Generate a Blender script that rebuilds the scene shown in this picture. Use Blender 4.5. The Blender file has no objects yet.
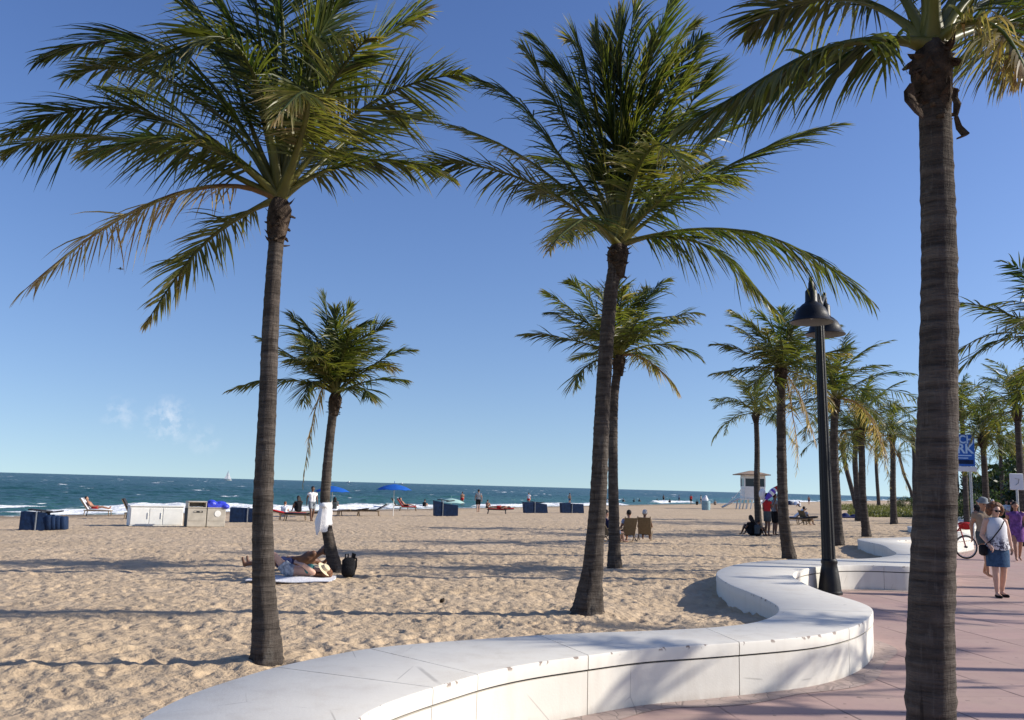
import bpy, math, random
import numpy as np
from mathutils import Vector, Matrix
random.seed(7)
R = math.radians
scene = bpy.context.scene
COL = scene.collection

# ------------------------------------------------------------------ camera
FPX, W, H = 870.0, 1024, 720
PITCH, ROLL, CAMZ = R(8.25), R(1.56), 1.70
_f = Vector((0, math.cos(PITCH), math.sin(PITCH)))
_r0 = Vector((1, 0, 0)); _u0 = _r0.cross(_f)
_r = _r0*math.cos(ROLL) + _u0*math.sin(ROLL)
_u = -_r0*math.sin(ROLL) + _u0*math.cos(ROLL)
cam_d = bpy.data.cameras.new('camera'); cam = bpy.data.objects.new('camera', cam_d); COL.objects.link(cam)
m = Matrix((( _r.x, _u.x, -_f.x, 0), (_r.y, _u.y, -_f.y, 0), (_r.z, _u.z, -_f.z, CAMZ), (0, 0, 0, 1)))
cam.matrix_world = m
cam_d.sensor_width = 36; cam_d.lens = FPX/W*36; cam_d.clip_start = .05; cam_d.clip_end = 60000
scene.camera = cam

def ray(px, py):
    return _f*FPX + _r*(px-W/2) + _u*(H/2-py)
def PD(px, py, D):                 # point seen at a pixel, at forward distance D
    d = ray(px, py); return Vector((0, 0, CAMZ)) + d*(D/d.y)
def PZ(px, py, z):                 # point seen at a pixel, on height z
    d = ray(px, py); return Vector((0, 0, CAMZ)) + d*((z-CAMZ)/d.z)

# the beach falls gently from the wall to the water; d = metres seaward
CA = R(28)
UX, UY = math.sin(CA), math.cos(CA)       # along the coast
def dsea(x, y): return -UY*x + UX*y
SA, SB = .28, .020
def sandz(x, y):
    z = SA - SB*dsea(x, y)
    for (cx, cy, r, a) in DIPS: z = z - a*np.exp(-((x-cx)**2+(y-cy)**2)/(r*r))
    return z
DIPS = [(2.6, 12.2, 1.5, .10), (9.0, 23.0, 2.6, .16), (-2.05, 7.75, .45, -.05), (.98, 11.15, .6, -.07), (-3.1, 16.1, .5, -.05)]
def G(px, py):                     # point seen at a pixel, on the sand
    d = ray(px, py); t = 1.0
    z = 0.0
    for _ in range(40):
        t = (z-CAMZ)/d.z; p = Vector((0, 0, CAMZ)) + d*t; z = .5*z+.5*float(sandz(p.x, p.y))
    return Vector((p.x, p.y, float(sandz(p.x, p.y))))

# ------------------------------------------------------------------ naming
def tag(o, label=None, cat=None, group=None, kind=None):
    if label: o['label'] = label
    if cat: o['category'] = cat
    if group: o['group'] = group
    if kind: o['kind'] = kind
    return o
def thing(name, label, cat, loc=(0, 0, 0), rz=0.0, group=None):
    o = bpy.data.objects.new(name, None); COL.objects.link(o)
    o.location = loc; o.rotation_euler = (0, 0, rz); o.empty_display_size = .1
    return tag(o, label, cat, group)
def copy_tree(o, parent=None):
    c = o.copy(); COL.objects.link(c)
    if parent: c.parent = parent
    for ch in o.children: copy_tree(ch, c)
    return c

# ------------------------------------------------------------------ mesh builder
class MB:
    def __init__(s): s.v = []; s.f = []; s.mi = []
    def add(s, v, f, mi=0):
        b = len(s.v); s.v += [tuple(p) for p in v]
        s.f += [tuple(i+b for i in q) for q in f]; s.mi += [mi]*len(f); return s
    def box(s, c, size, rz=0, rx=0, ry=0, mi=0, bev=0.0, taper=1.0):
        hx, hy, hz = [a/2 for a in size]
        M = Matrix.Translation(c) @ Matrix.Rotation(rz, 4, 'Z') @ Matrix.Rotation(ry, 4, 'Y') @ Matrix.Rotation(rx, 4, 'X')
        if bev <= 0:
            vs = [Vector((x*hx*(taper if z > 0 else 1), y*hy*(taper if z > 0 else 1), z*hz)) for z in (-1, 1) for x, y in ((-1, -1), (1, -1), (1, 1), (-1, 1))]
            fs = [(3, 2, 1, 0), (4, 5, 6, 7), (0, 1, 5, 4), (1, 2, 6, 5), (2, 3, 7, 6), (3, 0, 4, 7)]
            return s.add([M @ v for v in vs], fs, mi)
        b = min(bev, hx*.9, hy*.9, hz*.9); rings = []
        for z, ins in ((-hz, b), (-hz+b, 0), (hz-b, 0), (hz, b)):
            k = taper if z > 0 else 1
            x, y = hx*k-ins, hy*k-ins; c2 = b*.6
            rings.append([Vector(p) for p in ((-x+c2, -y, z), (x-c2, -y, z), (x, -y+c2, z), (x, y-c2, z), (x-c2, y, z), (-x+c2, y, z), (-x, y-c2, z), (-x, -y+c2, z))])
        return s.loft([[M @ p for p in r] for r in rings], mi)
    def loft(s, rings, mi=0, cap=True, closed=True):
        n = len(rings[0]); v = [p for r in rings for p in r]; f = []
        for i in range(len(rings)-1):
            for j in range(n if closed else n-1):
                k = (j+1) % n
                f.append((i*n+j, i*n+k, (i+1)*n+k, (i+1)*n+j))
        if cap: f.append(tuple(range(n-1, -1, -1))); f.append(tuple(range((len(rings)-1)*n, len(rings)*n)))
        return s.add(v, f, mi)
    def tube(s, pts, rad, n=8, mi=0, squash=1.0, phase=0.0):
        pts = [Vector(p) for p in pts]
        if not hasattr(rad, '__len__'): rad = [rad]*len(pts)
        rings = []; ref = None
        for i, p in enumerate(pts):
            t = (pts[min(i+1, len(pts)-1)]-pts[max(i-1, 0)]).normalized()
            if ref is None:
                ref = t.cross(Vector((0, 0, 1)))
                if ref.length < .01: ref = Vector((1, 0, 0))
            ref = (ref - t*ref.dot(t)).normalized(); bi = t.cross(ref)
            rings.append([p + (ref*math.cos(a)+bi*math.sin(a)*squash)*rad[i] for a in [2*math.pi*j/n+phase for j in range(n)]])
        return s.loft(rings, mi)
    def lathe(s, prof, c=(0, 0, 0), n=24, mi=0, cap=True, flute=0):
        c = Vector(c)
        return s.loft([[c+Vector((math.cos(2*math.pi*j/n)*r*(1-flute*(j % 2)), math.sin(2*math.pi*j/n)*r*(1-flute*(j % 2)), z)) for j in range(n)] for r, z in prof], mi, cap)
    def ball(s, c, r, n=12, k=7, mi=0):
        r = (r, r, r) if not hasattr(r, '__len__') else r; c = Vector(c)
        rings = []
        for i in range(k+1):
            a = -math.pi/2 + math.pi*i/k; q = max(math.cos(a), .02)
            rings.append([c+Vector((r[0]*q*math.cos(2*math.pi*j/n), r[1]*q*math.sin(2*math.pi*j/n), r[2]*math.sin(a))) for j in range(n)])
        return s.loft(rings, mi)
    def capsule(s, p0, r0, p1, r1, n=10, flat=False):
        p0, p1 = Vector(p0), Vector(p1); t = p1-p0
        L = t.length
        if L < 1e-5: t = Vector((0, 0, 1)); L = 0
        t.normalize(); ref = t.orthogonal().normalized(); bi = t.cross(ref); prof = []
        if not flat:
            for a in (-85, -55, -28): prof.append((p0+t*r0*math.sin(R(a)), r0*math.cos(R(a))))
        prof.append((p0, r0)); prof.append((p1+t*(0 if L else 1e-4), r1))
        if not flat:
            for a in (28, 55, 85): prof.append((p1+t*r1*math.sin(R(a)), r1*math.cos(R(a))))
        return s.loft([[c+(ref*math.cos(2*math.pi*j/n)+bi*math.sin(2*math.pi*j/n))*r for j in range(n)] for c, r in prof])
    def mesh(s, name, mats, smooth=40):
        me = bpy.data.meshes.new(name); me.from_pydata(s.v, [], s.f)
        mats = mats if isinstance(mats, (list, tuple)) else [mats]
        for mt in mats: me.materials.append(mt)
        if any(s.mi): me.polygons.foreach_set('material_index', s.mi)
        if smooth: me.shade_smooth(); me.set_sharp_from_angle(angle=R(smooth))
        me.update(); return me
    def build(s, name, mats, parent=None, smooth=40):
        o = bpy.data.objects.new(name, s.mesh(name, mats, smooth)); COL.objects.link(o)
        if parent: o.parent = parent
        return o
def np_mesh(name, V, F, mat, parent=None, smooth=True, col=None, link=True):
    me = bpy.data.meshes.new(name); V = np.asarray(V, np.float32); F = np.asarray(F, np.int32)
    me.vertices.add(len(V)); me.vertices.foreach_set('co', V.ravel())
    k = F.shape[1]; me.loops.add(F.size); me.loops.foreach_set('vertex_index', F.ravel())
    me.polygons.add(len(F)); me.polygons.foreach_set('loop_start', np.arange(0, F.size, k, dtype=np.int32))
    me.polygons.foreach_set('use_smooth', np.full(len(F), bool(smooth)))
    if col is not None:
        a = me.color_attributes.new('Col', 'FLOAT_COLOR', 'POINT')
        c4 = np.ones((len(V), 4), np.float32); c4[:, :3] = col; a.data.foreach_set('color', c4.ravel())
    me.materials.append(mat); me.update(calc_edges=True); me.validate()
    if not link: return me
    o = bpy.data.objects.new(name, me); COL.objects.link(o)
    if parent: o.parent = parent
    return o

# ------------------------------------------------------------------ materials
def mat(name, col, rough=.7, spec=.3, noise=0.0, scale=8.0, bump=0.0, bscale=40.0, metal=0.0, col2=None, sheen=0):
    M = bpy.data.materials.new(name); M.use_nodes = True; nt = M.node_tree; b = nt.nodes['Principled BSDF']
    b.inputs['Base Color'].default_value = (*col, 1); b.inputs['Roughness'].default_value = rough
    b.inputs['Specular IOR Level'].default_value = spec; b.inputs['Metallic'].default_value = metal
    tc = nt.nodes.new('ShaderNodeTexCoord')
    if noise or col2:
        n = nt.nodes.new('ShaderNodeTexNoise'); n.inputs['Scale'].default_value = scale; n.inputs['Detail'].default_value = 6
        nt.links.new(tc.outputs['Object'], n.inputs['Vector'])
        mx = nt.nodes.new('ShaderNodeMix'); mx.data_type = 'RGBA'
        c2 = col2 or tuple(c*(1-noise) for c in col); c1 = col if col2 else tuple(min(1, c*(1+noise)) for c in col)
        mx.inputs['A'].default_value = (*c1, 1); mx.inputs['B'].default_value = (*c2, 1)
        rp = nt.nodes.new('ShaderNodeMapRange'); rp.inputs['From Min'].default_value = .35; rp.inputs['From Max'].default_value = .65
        nt.links.new(n.outputs['Fac'], rp.inputs['Value']); nt.links.new(rp.outputs['Result'], mx.inputs['Factor'])
        nt.links.new(mx.outputs['Result'], b.inputs['Base Color'])
    if bump:
        n2 = nt.nodes.new('ShaderNodeTexNoise'); n2.inputs['Scale'].default_value = bscale; n2.inputs['Detail'].default_value = 5
        nt.links.new(tc.outputs['Object'], n2.inputs['Vector'])
        bp = nt.nodes.new('ShaderNodeBump'); bp.inputs['Strength'].default_value = bump; bp.inputs['Distance'].default_value = .02
        nt.links.new(n2.outputs['Fac'], bp.inputs['Height']); nt.links.new(bp.outputs['Normal'], b.inputs['Normal'])
    return M
class NT:            # small node helper
    def __init__(s, name):
        s.M = bpy.data.materials.new(name); s.M.use_nodes = True; s.t = s.M.node_tree; s.b = s.t.nodes['Principled BSDF']
        s.out = s.t.nodes['Material Output']
    def n(s, typ, **kw):
        nd = s.t.nodes.new('ShaderNode'+typ)
        for k, v in kw.items():
            if k.startswith('_'): setattr(nd, k[1:], v)
            else: nd.inputs[k.replace('__', ' ')].default_value = v
        return nd
    def l(s, a, b): s.t.links.new(a, b)
    def math(s, op, a, b=None, c=None, clamp=False):
        nd = s.t.nodes.new('ShaderNodeMath'); nd.operation = op; nd.use_clamp = clamp
        for i, q in enumerate((a, b, c)):
            if q is None: continue
            if isinstance(q, (int, float)): nd.inputs[i].default_value = q
            else: s.l(q, nd.inputs[i])
        return nd.outputs[0]
    def rng(s, v, a, b, c=0.0, d=1.0):
        nd = s.n('MapRange'); s.l(v, nd.inputs['Value'])
        for k, q in zip(('From Min', 'From Max', 'To Min', 'To Max'), (a, b, c, d)): nd.inputs[k].default_value = q
        return nd.outputs['Result']
    def mix(s, f, a, b, blend='MIX'):
        nd = s.t.nodes.new('ShaderNodeMix'); nd.data_type = 'RGBA'; nd.blend_type = blend
        for k, q in (('Factor', f), ('A', a), ('B', b)):
            if isinstance(q, (int, float)): nd.inputs[k].default_value = q
            elif isinstance(q, tuple): nd.inputs[k].default_value = (*q, 1)
            else: s.l(q, nd.inputs[k])
        return nd.outputs['Result']
    def noise(s, vec, scale, detail=5, rough=.55):
        nd = s.n('TexNoise', Scale=scale, Detail=detail, Roughness=rough); s.l(vec, nd.inputs['Vector']); return nd.outputs['Fac']
    def bump(s, h, strength, dist, nrm=None):
        nd = s.n('Bump', Strength=strength, Distance=dist); s.l(h, nd.inputs['Height'])
        if nrm is not None: s.l(nrm, nd.inputs['Normal'])
        return nd.outputs['Normal']
    def geo(s): return s.t.nodes.new('ShaderNodeNewGeometry').outputs['Position']
    def map(s, vec, scale=(1, 1, 1), rot=(0, 0, 0), loc=(0, 0, 0)):
        nd = s.n('Mapping', Scale=scale, Rotation=rot, Location=loc); s.l(vec, nd.inputs['Vector']); return nd.outputs['Vector']

def sand_mat():
    k = NT('sand'); g = k.geo()
    big = k.noise(g, .35, 4); mid = k.noise(g, 3.5, 6); fine = k.noise(g, 45, 5, .7); grain = k.noise(g, 400, 3, .8)
    c = k.mix(k.rng(big, .35, .65), (.585, .45, .305), (.52, .395, .26))
    c = k.mix(k.math('MULTIPLY', k.rng(mid, .40, .70), .45), c, (.43, .315, .205))
    c = k.mix(k.math('MULTIPLY', k.rng(grain, .5, .75), .35), c, (.34, .25, .17))
    # darker damp sand towards the water line
    dn = k.n('VectorMath', _operation='DOT_PRODUCT'); k.l(g, dn.inputs[0]); dn.inputs[1].default_value = (-UY, UX, 0)
    wet = k.rng(k.math('ADD', dn.outputs['Value'], k.math('MULTIPLY', big, 3.0)), 42.5, 46)
    c = k.mix(k.math('MULTIPLY', wet, .7), c, (.20, .15, .105))
    k.l(c, k.b.inputs['Base Color']); k.b.inputs['Roughness'].default_value = .95; k.b.inputs['Specular IOR Level'].default_value = .12
    b1 = k.bump(mid, .55, .09); b2 = k.bump(k.noise(g, 10, 4), .8, .05, b1); b3 = k.bump(fine, .45, .012, b2)
    k.l(b3, k.b.inputs['Normal']); return k.M
def sea_mat():
    k = NT('sea_water'); g = k.geo()
    at = k.n('Attribute', _attribute_name='Col'); sp = k.n('SeparateColor'); k.l(at.outputs['Color'], sp.inputs['Color'])
    foamA, shallow = sp.outputs['Red'], sp.outputs['Green']
    v = k.map(g, rot=(0, 0, CA), scale=(1, 1, 1))         # x across, y along the coast
    vs = k.map(v, scale=(1, .35, 1))
    patch = k.noise(k.map(v, scale=(.012, .006, 1)), 1, 3)
    c = k.mix(shallow, (.008, .060, .048), (.045, .155, .108))
    c = k.mix(k.math('MULTIPLY', k.rng(patch, .4, .65), .55), c, (.004, .042, .044))
    lace = k.noise(vs, 2.2, 7, .65)
    f1 = k.math('MULTIPLY', k.rng(k.math('ADD', lace, k.math('MULTIPLY', foamA, .75)), .80, .98), k.rng(foamA, .02, .12))
    capn = k.noise(k.map(v, scale=(.16, .085, 1)), 1, 3, .6)
    fine = k.noise(k.map(v, scale=(1.6, .6, 1)), 1, 4, .6)
    caps = k.rng(k.math('ADD', capn, k.math('MULTIPLY', fine, .30)), .825, .85)
    foam = k.math('MAXIMUM', f1, caps, clamp=True)
    c = k.mix(foam, c, (.80, .82, .82))
    k.l(c, k.b.inputs['Base Color'])
    k.l(k.rng(foam, 0, 1, .28, .9), k.b.inputs['Roughness'])
    k.b.inputs['IOR'].default_value = 1.33; k.b.inputs['Specular IOR Level'].default_value = .30
    w1 = k.noise(k.map(v, scale=(.55, .16, 1)), 1, 6, .62); w2 = k.noise(k.map(v, scale=(2.5, 1.1, 1)), 1, 5, .6)
    n1 = k.bump(w1, 1.0, .9); n2 = k.bump(w2, .8, .22, n1); k.l(n2, k.b.inputs['Normal'])
    return k.M
def leaf_mat():
    k = NT('palm_leaf'); at = k.n('Attribute', _attribute_name='Col'); g = k.geo()
    var = k.noise(g, 6, 3); c = k.mix(k.math('MULTIPLY', k.rng(var, .35, .65), .35), at.outputs['Color'], (.02, .035, .008))
    k.l(c, k.b.inputs['Base Color']); k.b.inputs['Roughness'].default_value = .42; k.b.inputs['Specular IOR Level'].default_value = .45
    tr = k.n('BsdfTranslucent'); cm = k.mix(1.0, at.outputs['Color'], (1.5, 1.6, .75), 'MULTIPLY'); k.l(cm, tr.inputs['Color'])
    ms = k.n('MixShader'); ms.inputs[0].default_value = .44; k.l(k.b.outputs[0], ms.inputs[1]); k.l(tr.outputs[0], ms.inputs[2])
    k.l(ms.outputs[0], k.out.inputs['Surface']); return k.M
def bark_mat():
    k = NT('palm_bark'); tc = k.n('TexCoord').outputs['Object']
    ring = k.noise(k.map(tc, scale=(2.5, 2.5, 26)), 1, 5, .7); blot = k.noise(tc, 5, 5); fib = k.noise(k.map(tc, scale=(60, 60, 9)), 1, 4)
    c = k.mix(k.rng(ring, .35, .66), (.038, .031, .027), (.115, .095, .080))
    c = k.mix(k.math('MULTIPLY', k.rng(blot, .45, .7), .6), c, (.034, .028, .024))
    pale = k.rng(k.noise(k.map(tc, scale=(3, 3, 1.4)), 1, 5, .65), .58, .68); c = k.mix(k.math('MULTIPLY', pale, .5), c, (.19, .175, .155)); crk = k.rng(k.noise(k.map(tc, scale=(22, 22, 1.6)), 1, 4, .6), .64, .70); c = k.mix(k.math('MULTIPLY', crk, .7), c, (.018, .014, .012))
    c = k.mix(k.math('MULTIPLY', k.rng(fib, .55, .75), .35), c, (.17, .15, .13))
    k.l(c, k.b.inputs['Base Color']); k.b.inputs['Roughness'].default_value = .93; k.b.inputs['Specular IOR Level'].default_value = .15
    b = k.bump(ring, 1.0, .03); b = k.bump(fib, .7, .010, b); k.l(b, k.b.inputs['Normal']); return k.M
def wall_mat():
    k = NT('white_painted_concrete'); g = k.geo()
    big = k.noise(g, 1.3, 5); st = k.noise(k.map(g, scale=(6, 6, 1.2)), 1, 5); sp = k.noise(g, 22, 4, .7)
    c = k.mix(k.rng(big, .3, .7), (.72, .685, .605), (.64, .61, .55))
    c = k.mix(k.math('MULTIPLY', k.rng(st, .50, .75), .40), c, (.52, .47, .40))
    vr = k.n('TexVoronoi', Scale=1.1, _feature='DISTANCE_TO_EDGE'); k.l(k.map(k.n('VectorMath', _operation='ADD').outputs[0]) if False else g, vr.inputs['Vector'])
    crack = k.math('MULTIPLY', k.rng(vr.outputs['Distance'], .006, .002), k.rng(k.noise(g, 2.1, 2), .52, .6)); c = k.mix(k.math('MULTIPLY', crack, .55), c, (.30, .28, .25))
    zt = k.n('SeparateXYZ'); k.l(g, zt.inputs[0]); ontop = k.rng(zt.outputs['Z'], .437, .4395)
    dust = k.math('MULTIPLY', k.math('MULTIPLY', k.rng(k.noise(g, 1.7, 6, .7), .52, .75), k.rng(k.noise(g, 120, 3, .8), .45, .6)), ontop); c = k.mix(k.math('MULTIPLY', dust, .6), c, (.50, .41, .29))
    scuff = k.rng(k.noise(k.map(g, scale=(3, 14, 3), rot=(0, 0, .7)), 1, 5, .7), .66, .74); c = k.mix(k.math('MULTIPLY', scuff, .35), c, (.36, .33, .30))
    z = k.n('SeparateXYZ'); k.l(g, z.inputs[0])
    low = k.math('MULTIPLY', k.rng(z.outputs['Z'], .07, .0), k.rng(st, .3, .7)); c = k.mix(k.math('MULTIPLY', low, .55), c, (.36, .31, .26))
    edge = k.math('MULTIPLY', k.rng(z.outputs['Z'], .405, .425), k.rng(z.outputs['Z'], .4395, .4375))
    chip = k.math('MULTIPLY', k.rng(k.noise(g, 9, 3, .6), .60, .63), edge); c = k.mix(chip, c, (.24, .19, .16))
    spk = k.rng(sp, .74, .78); c = k.mix(k.math('MULTIPLY', spk, .25), c, (.42, .38, .33))
    k.l(c, k.b.inputs['Base Color']); k.b.inputs['Roughness'].default_value = .6; k.b.inputs['Specular IOR Level'].default_value = .3
    b = k.bump(k.noise(g, 60, 5), .18, .006); b = k.bump(big, .15, .03, b); k.l(b, k.b.inputs['Normal']); return k.M
def pave_mat():
    k = NT('pink_paving'); g = k.geo(); v = k.map(g, rot=(0, 0, R(-8.3)), loc=(.12, 0, 0))
    sx = k.n('SeparateXYZ'); k.l(v, sx.inputs[0]); X, Y = sx.outputs['X'], sx.outputs['Y']
    def joint(q, sp, w): 
        fr = k.math('FRACT', k.math('DIVIDE', q, sp)); d = k.math('ABSOLUTE', k.math('SUBTRACT', fr, .5))
        return k.rng(d, .5-w/sp, .5-w/sp*.55)
    jx = joint(X, .96, .014); jy = joint(Y, .48, .006); big = k.noise(g, .9, 5); mid = k.noise(g, 5, 5); fine = k.noise(g, 70, 4, .7)
    wob = k.rng(k.noise(g, 1.1, 2), .36, .58); jx = k.math('MULTIPLY', jx, wob)
    stain = k.rng(k.noise(g, 2.3, 6, .7), .60, .72); gum = k.rng(k.noise(g, 13, 1, .3), .74, .77); drift = k.math('MULTIPLY', k.rng(k.noise(g, .8, 6, .7), .50, .68), k.rng(k.noise(g, 150, 3, .8), .42, .58))
    # every slab a little different
    fx = k.math('FLOOR', k.math('DIVIDE', X, .96)); fy = k.math('FLOOR', k.math('DIVIDE', Y, .48))
    cb = k.n('CombineXYZ'); k.l(fx, cb.inputs[0]); k.l(fy, cb.inputs[1]); wn = k.n('TexWhiteNoise'); k.l(cb.outputs[0], wn.inputs['Vector'])
    c = k.mix(wn.outputs['Value'], (.455, .305, .270), (.40, .268, .238))
    c = k.mix(k.math('MULTIPLY', k.rng(big, .35, .7), .5), c, (.46, .345, .29)); c = k.mix(k.math('MULTIPLY', k.rng(mid, .5, .72), .35), c, (.33, .235, .215))
    c = k.mix(k.math('MULTIPLY', k.rng(fine, .55, .75), .3), c, (.28, .20, .18))
    c = k.mix(k.math('MULTIPLY', stain, .35), c, (.25, .18, .16)); c = k.mix(k.math('MULTIPLY', drift, .45), c, (.50, .39, .28)); c = k.mix(k.math('MULTIPLY', gum, .6), c, (.14, .11, .10))
    c = k.mix(k.math('MULTIPLY', jy, .35), c, (.25, .17, .155)); c = k.mix(k.math('MULTIPLY', jx, .85), c, (.075, .055, .055))
    k.l(c, k.b.inputs['Base Color']); k.b.inputs['Roughness'].default_value = .85; k.b.inputs['Specular IOR Level'].default_value = .2
    b = k.bump(k.math('ADD', jx, k.math('MULTIPLY', jy, .4)), .6, -.01); b = k.bump(fine, .25, .006, b); k.l(b, k.b.inputs['Normal']); return k.M
def border_mat():
    k = NT('grey_border_pavers'); g = k.geo(); vo = k.n('TexVoronoi', Scale=7.0, _feature='DISTANCE_TO_EDGE'); k.l(g, vo.inputs['Vector'])
    j = k.rng(vo.outputs['Distance'], .06, .02); n = k.noise(g, 4, 5); f = k.noise(g, 80, 3)
    c = k.mix(k.rng(n, .35, .65), (.42, .32, .275), (.34, .26, .225)); c = k.mix(k.math('MULTIPLY', j, .5), c, (.18, .15, .13)); c = k.mix(k.math('MULTIPLY', k.rng(f, .5, .7), .3), c, (.22, .18, .16))
    k.l(c, k.b.inputs['Base Color']); k.b.inputs['Roughness'].default_value = .9; k.l(k.bump(j, .4, -.006), k.b.inputs['Normal']); return k.M
SAND, SEA, LEAF, BARK, WALL, PAVE, BORDER = sand_mat(), sea_mat(), leaf_mat(), bark_mat(), wall_mat(), pave_mat(), border_mat()
FIBRE = mat('palm_fibre', (.060, .044, .033), .95, .1, .5, 14, .9, 60)
GAP = mat('dark_joint', (.07, .065, .06), .9)
BLACKM = mat('black_lamp_paint', (.007, .007, .008), .45, .3, .3, 5, .15, 30)
LAMPIN = mat('lamp_shade_inside', (.16, .16, .155), .5)
NAVY = mat('navy_canvas', (.007, .023, .066), .75, .25, .25, 6, .5, 12)
BLUE = mat('blue_umbrella_cloth', (.012, .10, .42), .8, .2, .12, 4, .3, 14)
WHITEP = mat('white_plastic', (.78, .77, .72), .5, .4, .06, 3)
STEEL = mat('grey_metal', (.42, .42, .42), .4, .5, .1, 5, metal=.6)
DARKM = mat('dark_metal', (.03, .03, .032), .5, .4)
BEIGE = mat('beige_bin_plastic', (.44, .40, .33), .6, .3, .12, 4)
BLUEBAG = mat('blue_plastic_bag', (.04, .06, .55), .35, .5, .2, 9, .8, 20)
TEAL = mat('pale_teal_plastic', (.22, .34, .38), .6, .3, .15, 5)
WOOD = mat('weathered_wood', (.23, .17, .11), .8, .2, .25, 12, .3, 40)
TANF = mat('tan_sling_fabric', (.18, .135, .08), .85, .15, .12, 20, .3, 60)
CHAR = mat('charcoal_cushion', (.035, .036, .042), .85, .15, .2, 10, .3, 30)
WHITEC = mat('white_cloth', (.76, .75, .76), .9, .1, .05, 9, .6, 22)
REDC = mat('red_cloth', (.42, .028, .03), .85, .1, .12, 9, .4, 30)
GREYC = mat('grey_cloth', (.22, .24, .26), .9, .1, .15, 9, .4, 30)
DGREYC = mat('dark_grey_cloth', (.07, .08, .085), .9, .1, .15, 9, .4, 30)
BLACKC = mat('black_cloth', (.012, .012, .014), .85, .15, .2, 9, .5, 30)
TAUPE = mat('taupe_cloth', (.26, .20, .15), .9, .1, .12, 9, .4, 30)
PURPLE = mat('violet_cloth', (.16, .07, .22), .9, .1, .3, 14, .4, 30)
DENIM = mat('denim', (.045, .085, .15), .9, .1, .2, 22, .4, 60)
TEALC = mat('teal_swim_cloth', (.05, .17, .16), .8, .2, .15, 20)
LBLUEC = mat('pale_blue_cloth', (.33, .40, .52), .9, .1, .1, 9, .4, 30)
PATT = mat('patterned_swim_shorts', (.50, .52, .54), .9, .1, 0, 16, .3, 30, col2=(.16, .18, .22))
NAVYC = mat('navy_shirt_cloth', (.03, .04, .11), .9, .1, .15, 9)
STRAW = mat('straw_hat', (.66, .56, .38), .9, .1, .1, 30, .4, 80)
SKINP = mat('fair_skin', (.56, .33, .235), .5, .35, .06, 12)
SKINT = mat('tanned_skin', (.36, .185, .115), .5, .35, .08, 12)
SKINB = mat('brown_skin', (.16, .082, .052), .5, .35, .08, 12)
HDARK = mat('dark_hair', (.018, .012, .010), .6, .3, .3, 30, .6, 60)
HBROWN = mat('auburn_hair', (.17, .072, .034), .6, .3, .4, 26, .9, 50)
HGREY = mat('grey_hair', (.50, .50, .50), .7, .3, .2, 30, .6, 60)
RUBBER = mat('black_rubber', (.012, .012, .012), .8, .2)
REDM = mat('red_bike_paint', (.40, .02, .025), .35, .5)
ROOFM = mat('tan_shingle', (.30, .22, .16), .85, .2, .2, 6, .4, 20)
GLASSD = mat('dark_window_glass', (.03, .04, .045), .15, .6)
SIGNB = mat('blue_sign_panel', (.012, .10, .42), .45, .4, .08, 2)
SIGNL = mat('pale_blue_lettering', (.42, .60, .80), .5, .3)
SIGNW = mat('white_sign_panel', (.62, .64, .66), .5, .3, .06, 2)
SEAWEED = mat('dry_seaweed', (.03, .022, .015), .9, .1, .4, 20)
GREENM = mat('green_shrub_leaf', (.05, .085, .028), .7, .2, .4, 3)
# ------------------------------------------------------------------ the low serpentine seat wall: plan
HW = .44
px_st = [((139,719),(354.6,719),0),((171,702),(380,706),0),((202,689),(391.5,701),0),((240,677),(415,693),0),((273.5,667),(432.5,687.6),1),
 ((320,657),(455,681),0),((367,648),(477.7,674.3),1),((428,642.5),(504,668),0),((480,638.8),(540,661.5),0),((538,634.8),(586.6,655.5),1),
 ((600,632),(643,648),0),((650,630.5),(690,645.6),0),((709,627.5),(739.6,642),1),((727,625.6),(784,638.6),0),((748,623.5),(820,635),0),
 ((765,619),(850.6,628),1),((775,614.5),(866,621),0),((779,609),(874.7,611.5),1),((775,604),(869.5,605.6),0),((761,597),(855,600),0),
 ((744,590),(832,593.8),0),((732,585.5),(815,588),0),((722,580),(800,581),0),((717,576),(793,576.5),1),((716,572.5),(793.5,573),0),
 ((721,568.5),(799,570.3),0),((737,564),(809,568),0),((761,561),(824,566),0),((796,559),(850,564.8),0),((830,558.2),(883.6,565.4),1)]
st = [(PZ(*a, HW).xy, PZ(*b, HW).xy, s) for a, b, s in px_st]
lobe = [((7.16,17.9),(7.55,16.25),0),((8.15,18.9),(8.5,17.2),0),((8.75,19.9),(9.35,18.9),1),((9.1,20.96),(9.95,20.5),0),((9.45,22.0),(10.4,21.8),0),((9.75,22.9),(10.75,22.9),0),
 ((9.94,23.9),(11.0,23.9),1),((10.06,25.3),(11.1,25.2),0),((10.4,26.3),(11.35,25.75),0),((11.2,27.0),(11.9,26.2),0),((12.6,27.9),(13.1,26.8),1)]
for k in range(9):
    for a, b, s in lobe[(0 if k == 0 else 1):]:
        o = Vector((7*k, 12.2*k)); st.append((Vector(a)+o, Vector(b)+o, s))
back = [(a-Vector((5.0, 8.45)), b-Vector((5.0, 8.45)), s) for a, b, s in st[10:23]]
st = back + st
def catmull(P, closed=False, n=6):
    out = []
    for i in range(len(P)-1):
        p0, p1, p2, p3 = P[max(i-1, 0)], P[i], P[i+1], P[min(i+2, len(P)-1)]
        for k in range(n):
            t = k/n
            out.append(.5*((2*p1)+(p2-p0)*t+(2*p0-5*p1+4*p2-p3)*t*t+(3*p1-p0-3*p2+p3)*t**3))
    out.append(P[-1].copy()); return out
SUBN = 6
eS = catmull([s[0] for s in st], n=SUBN); eP = catmull([s[1] for s in st], n=SUBN)
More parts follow.
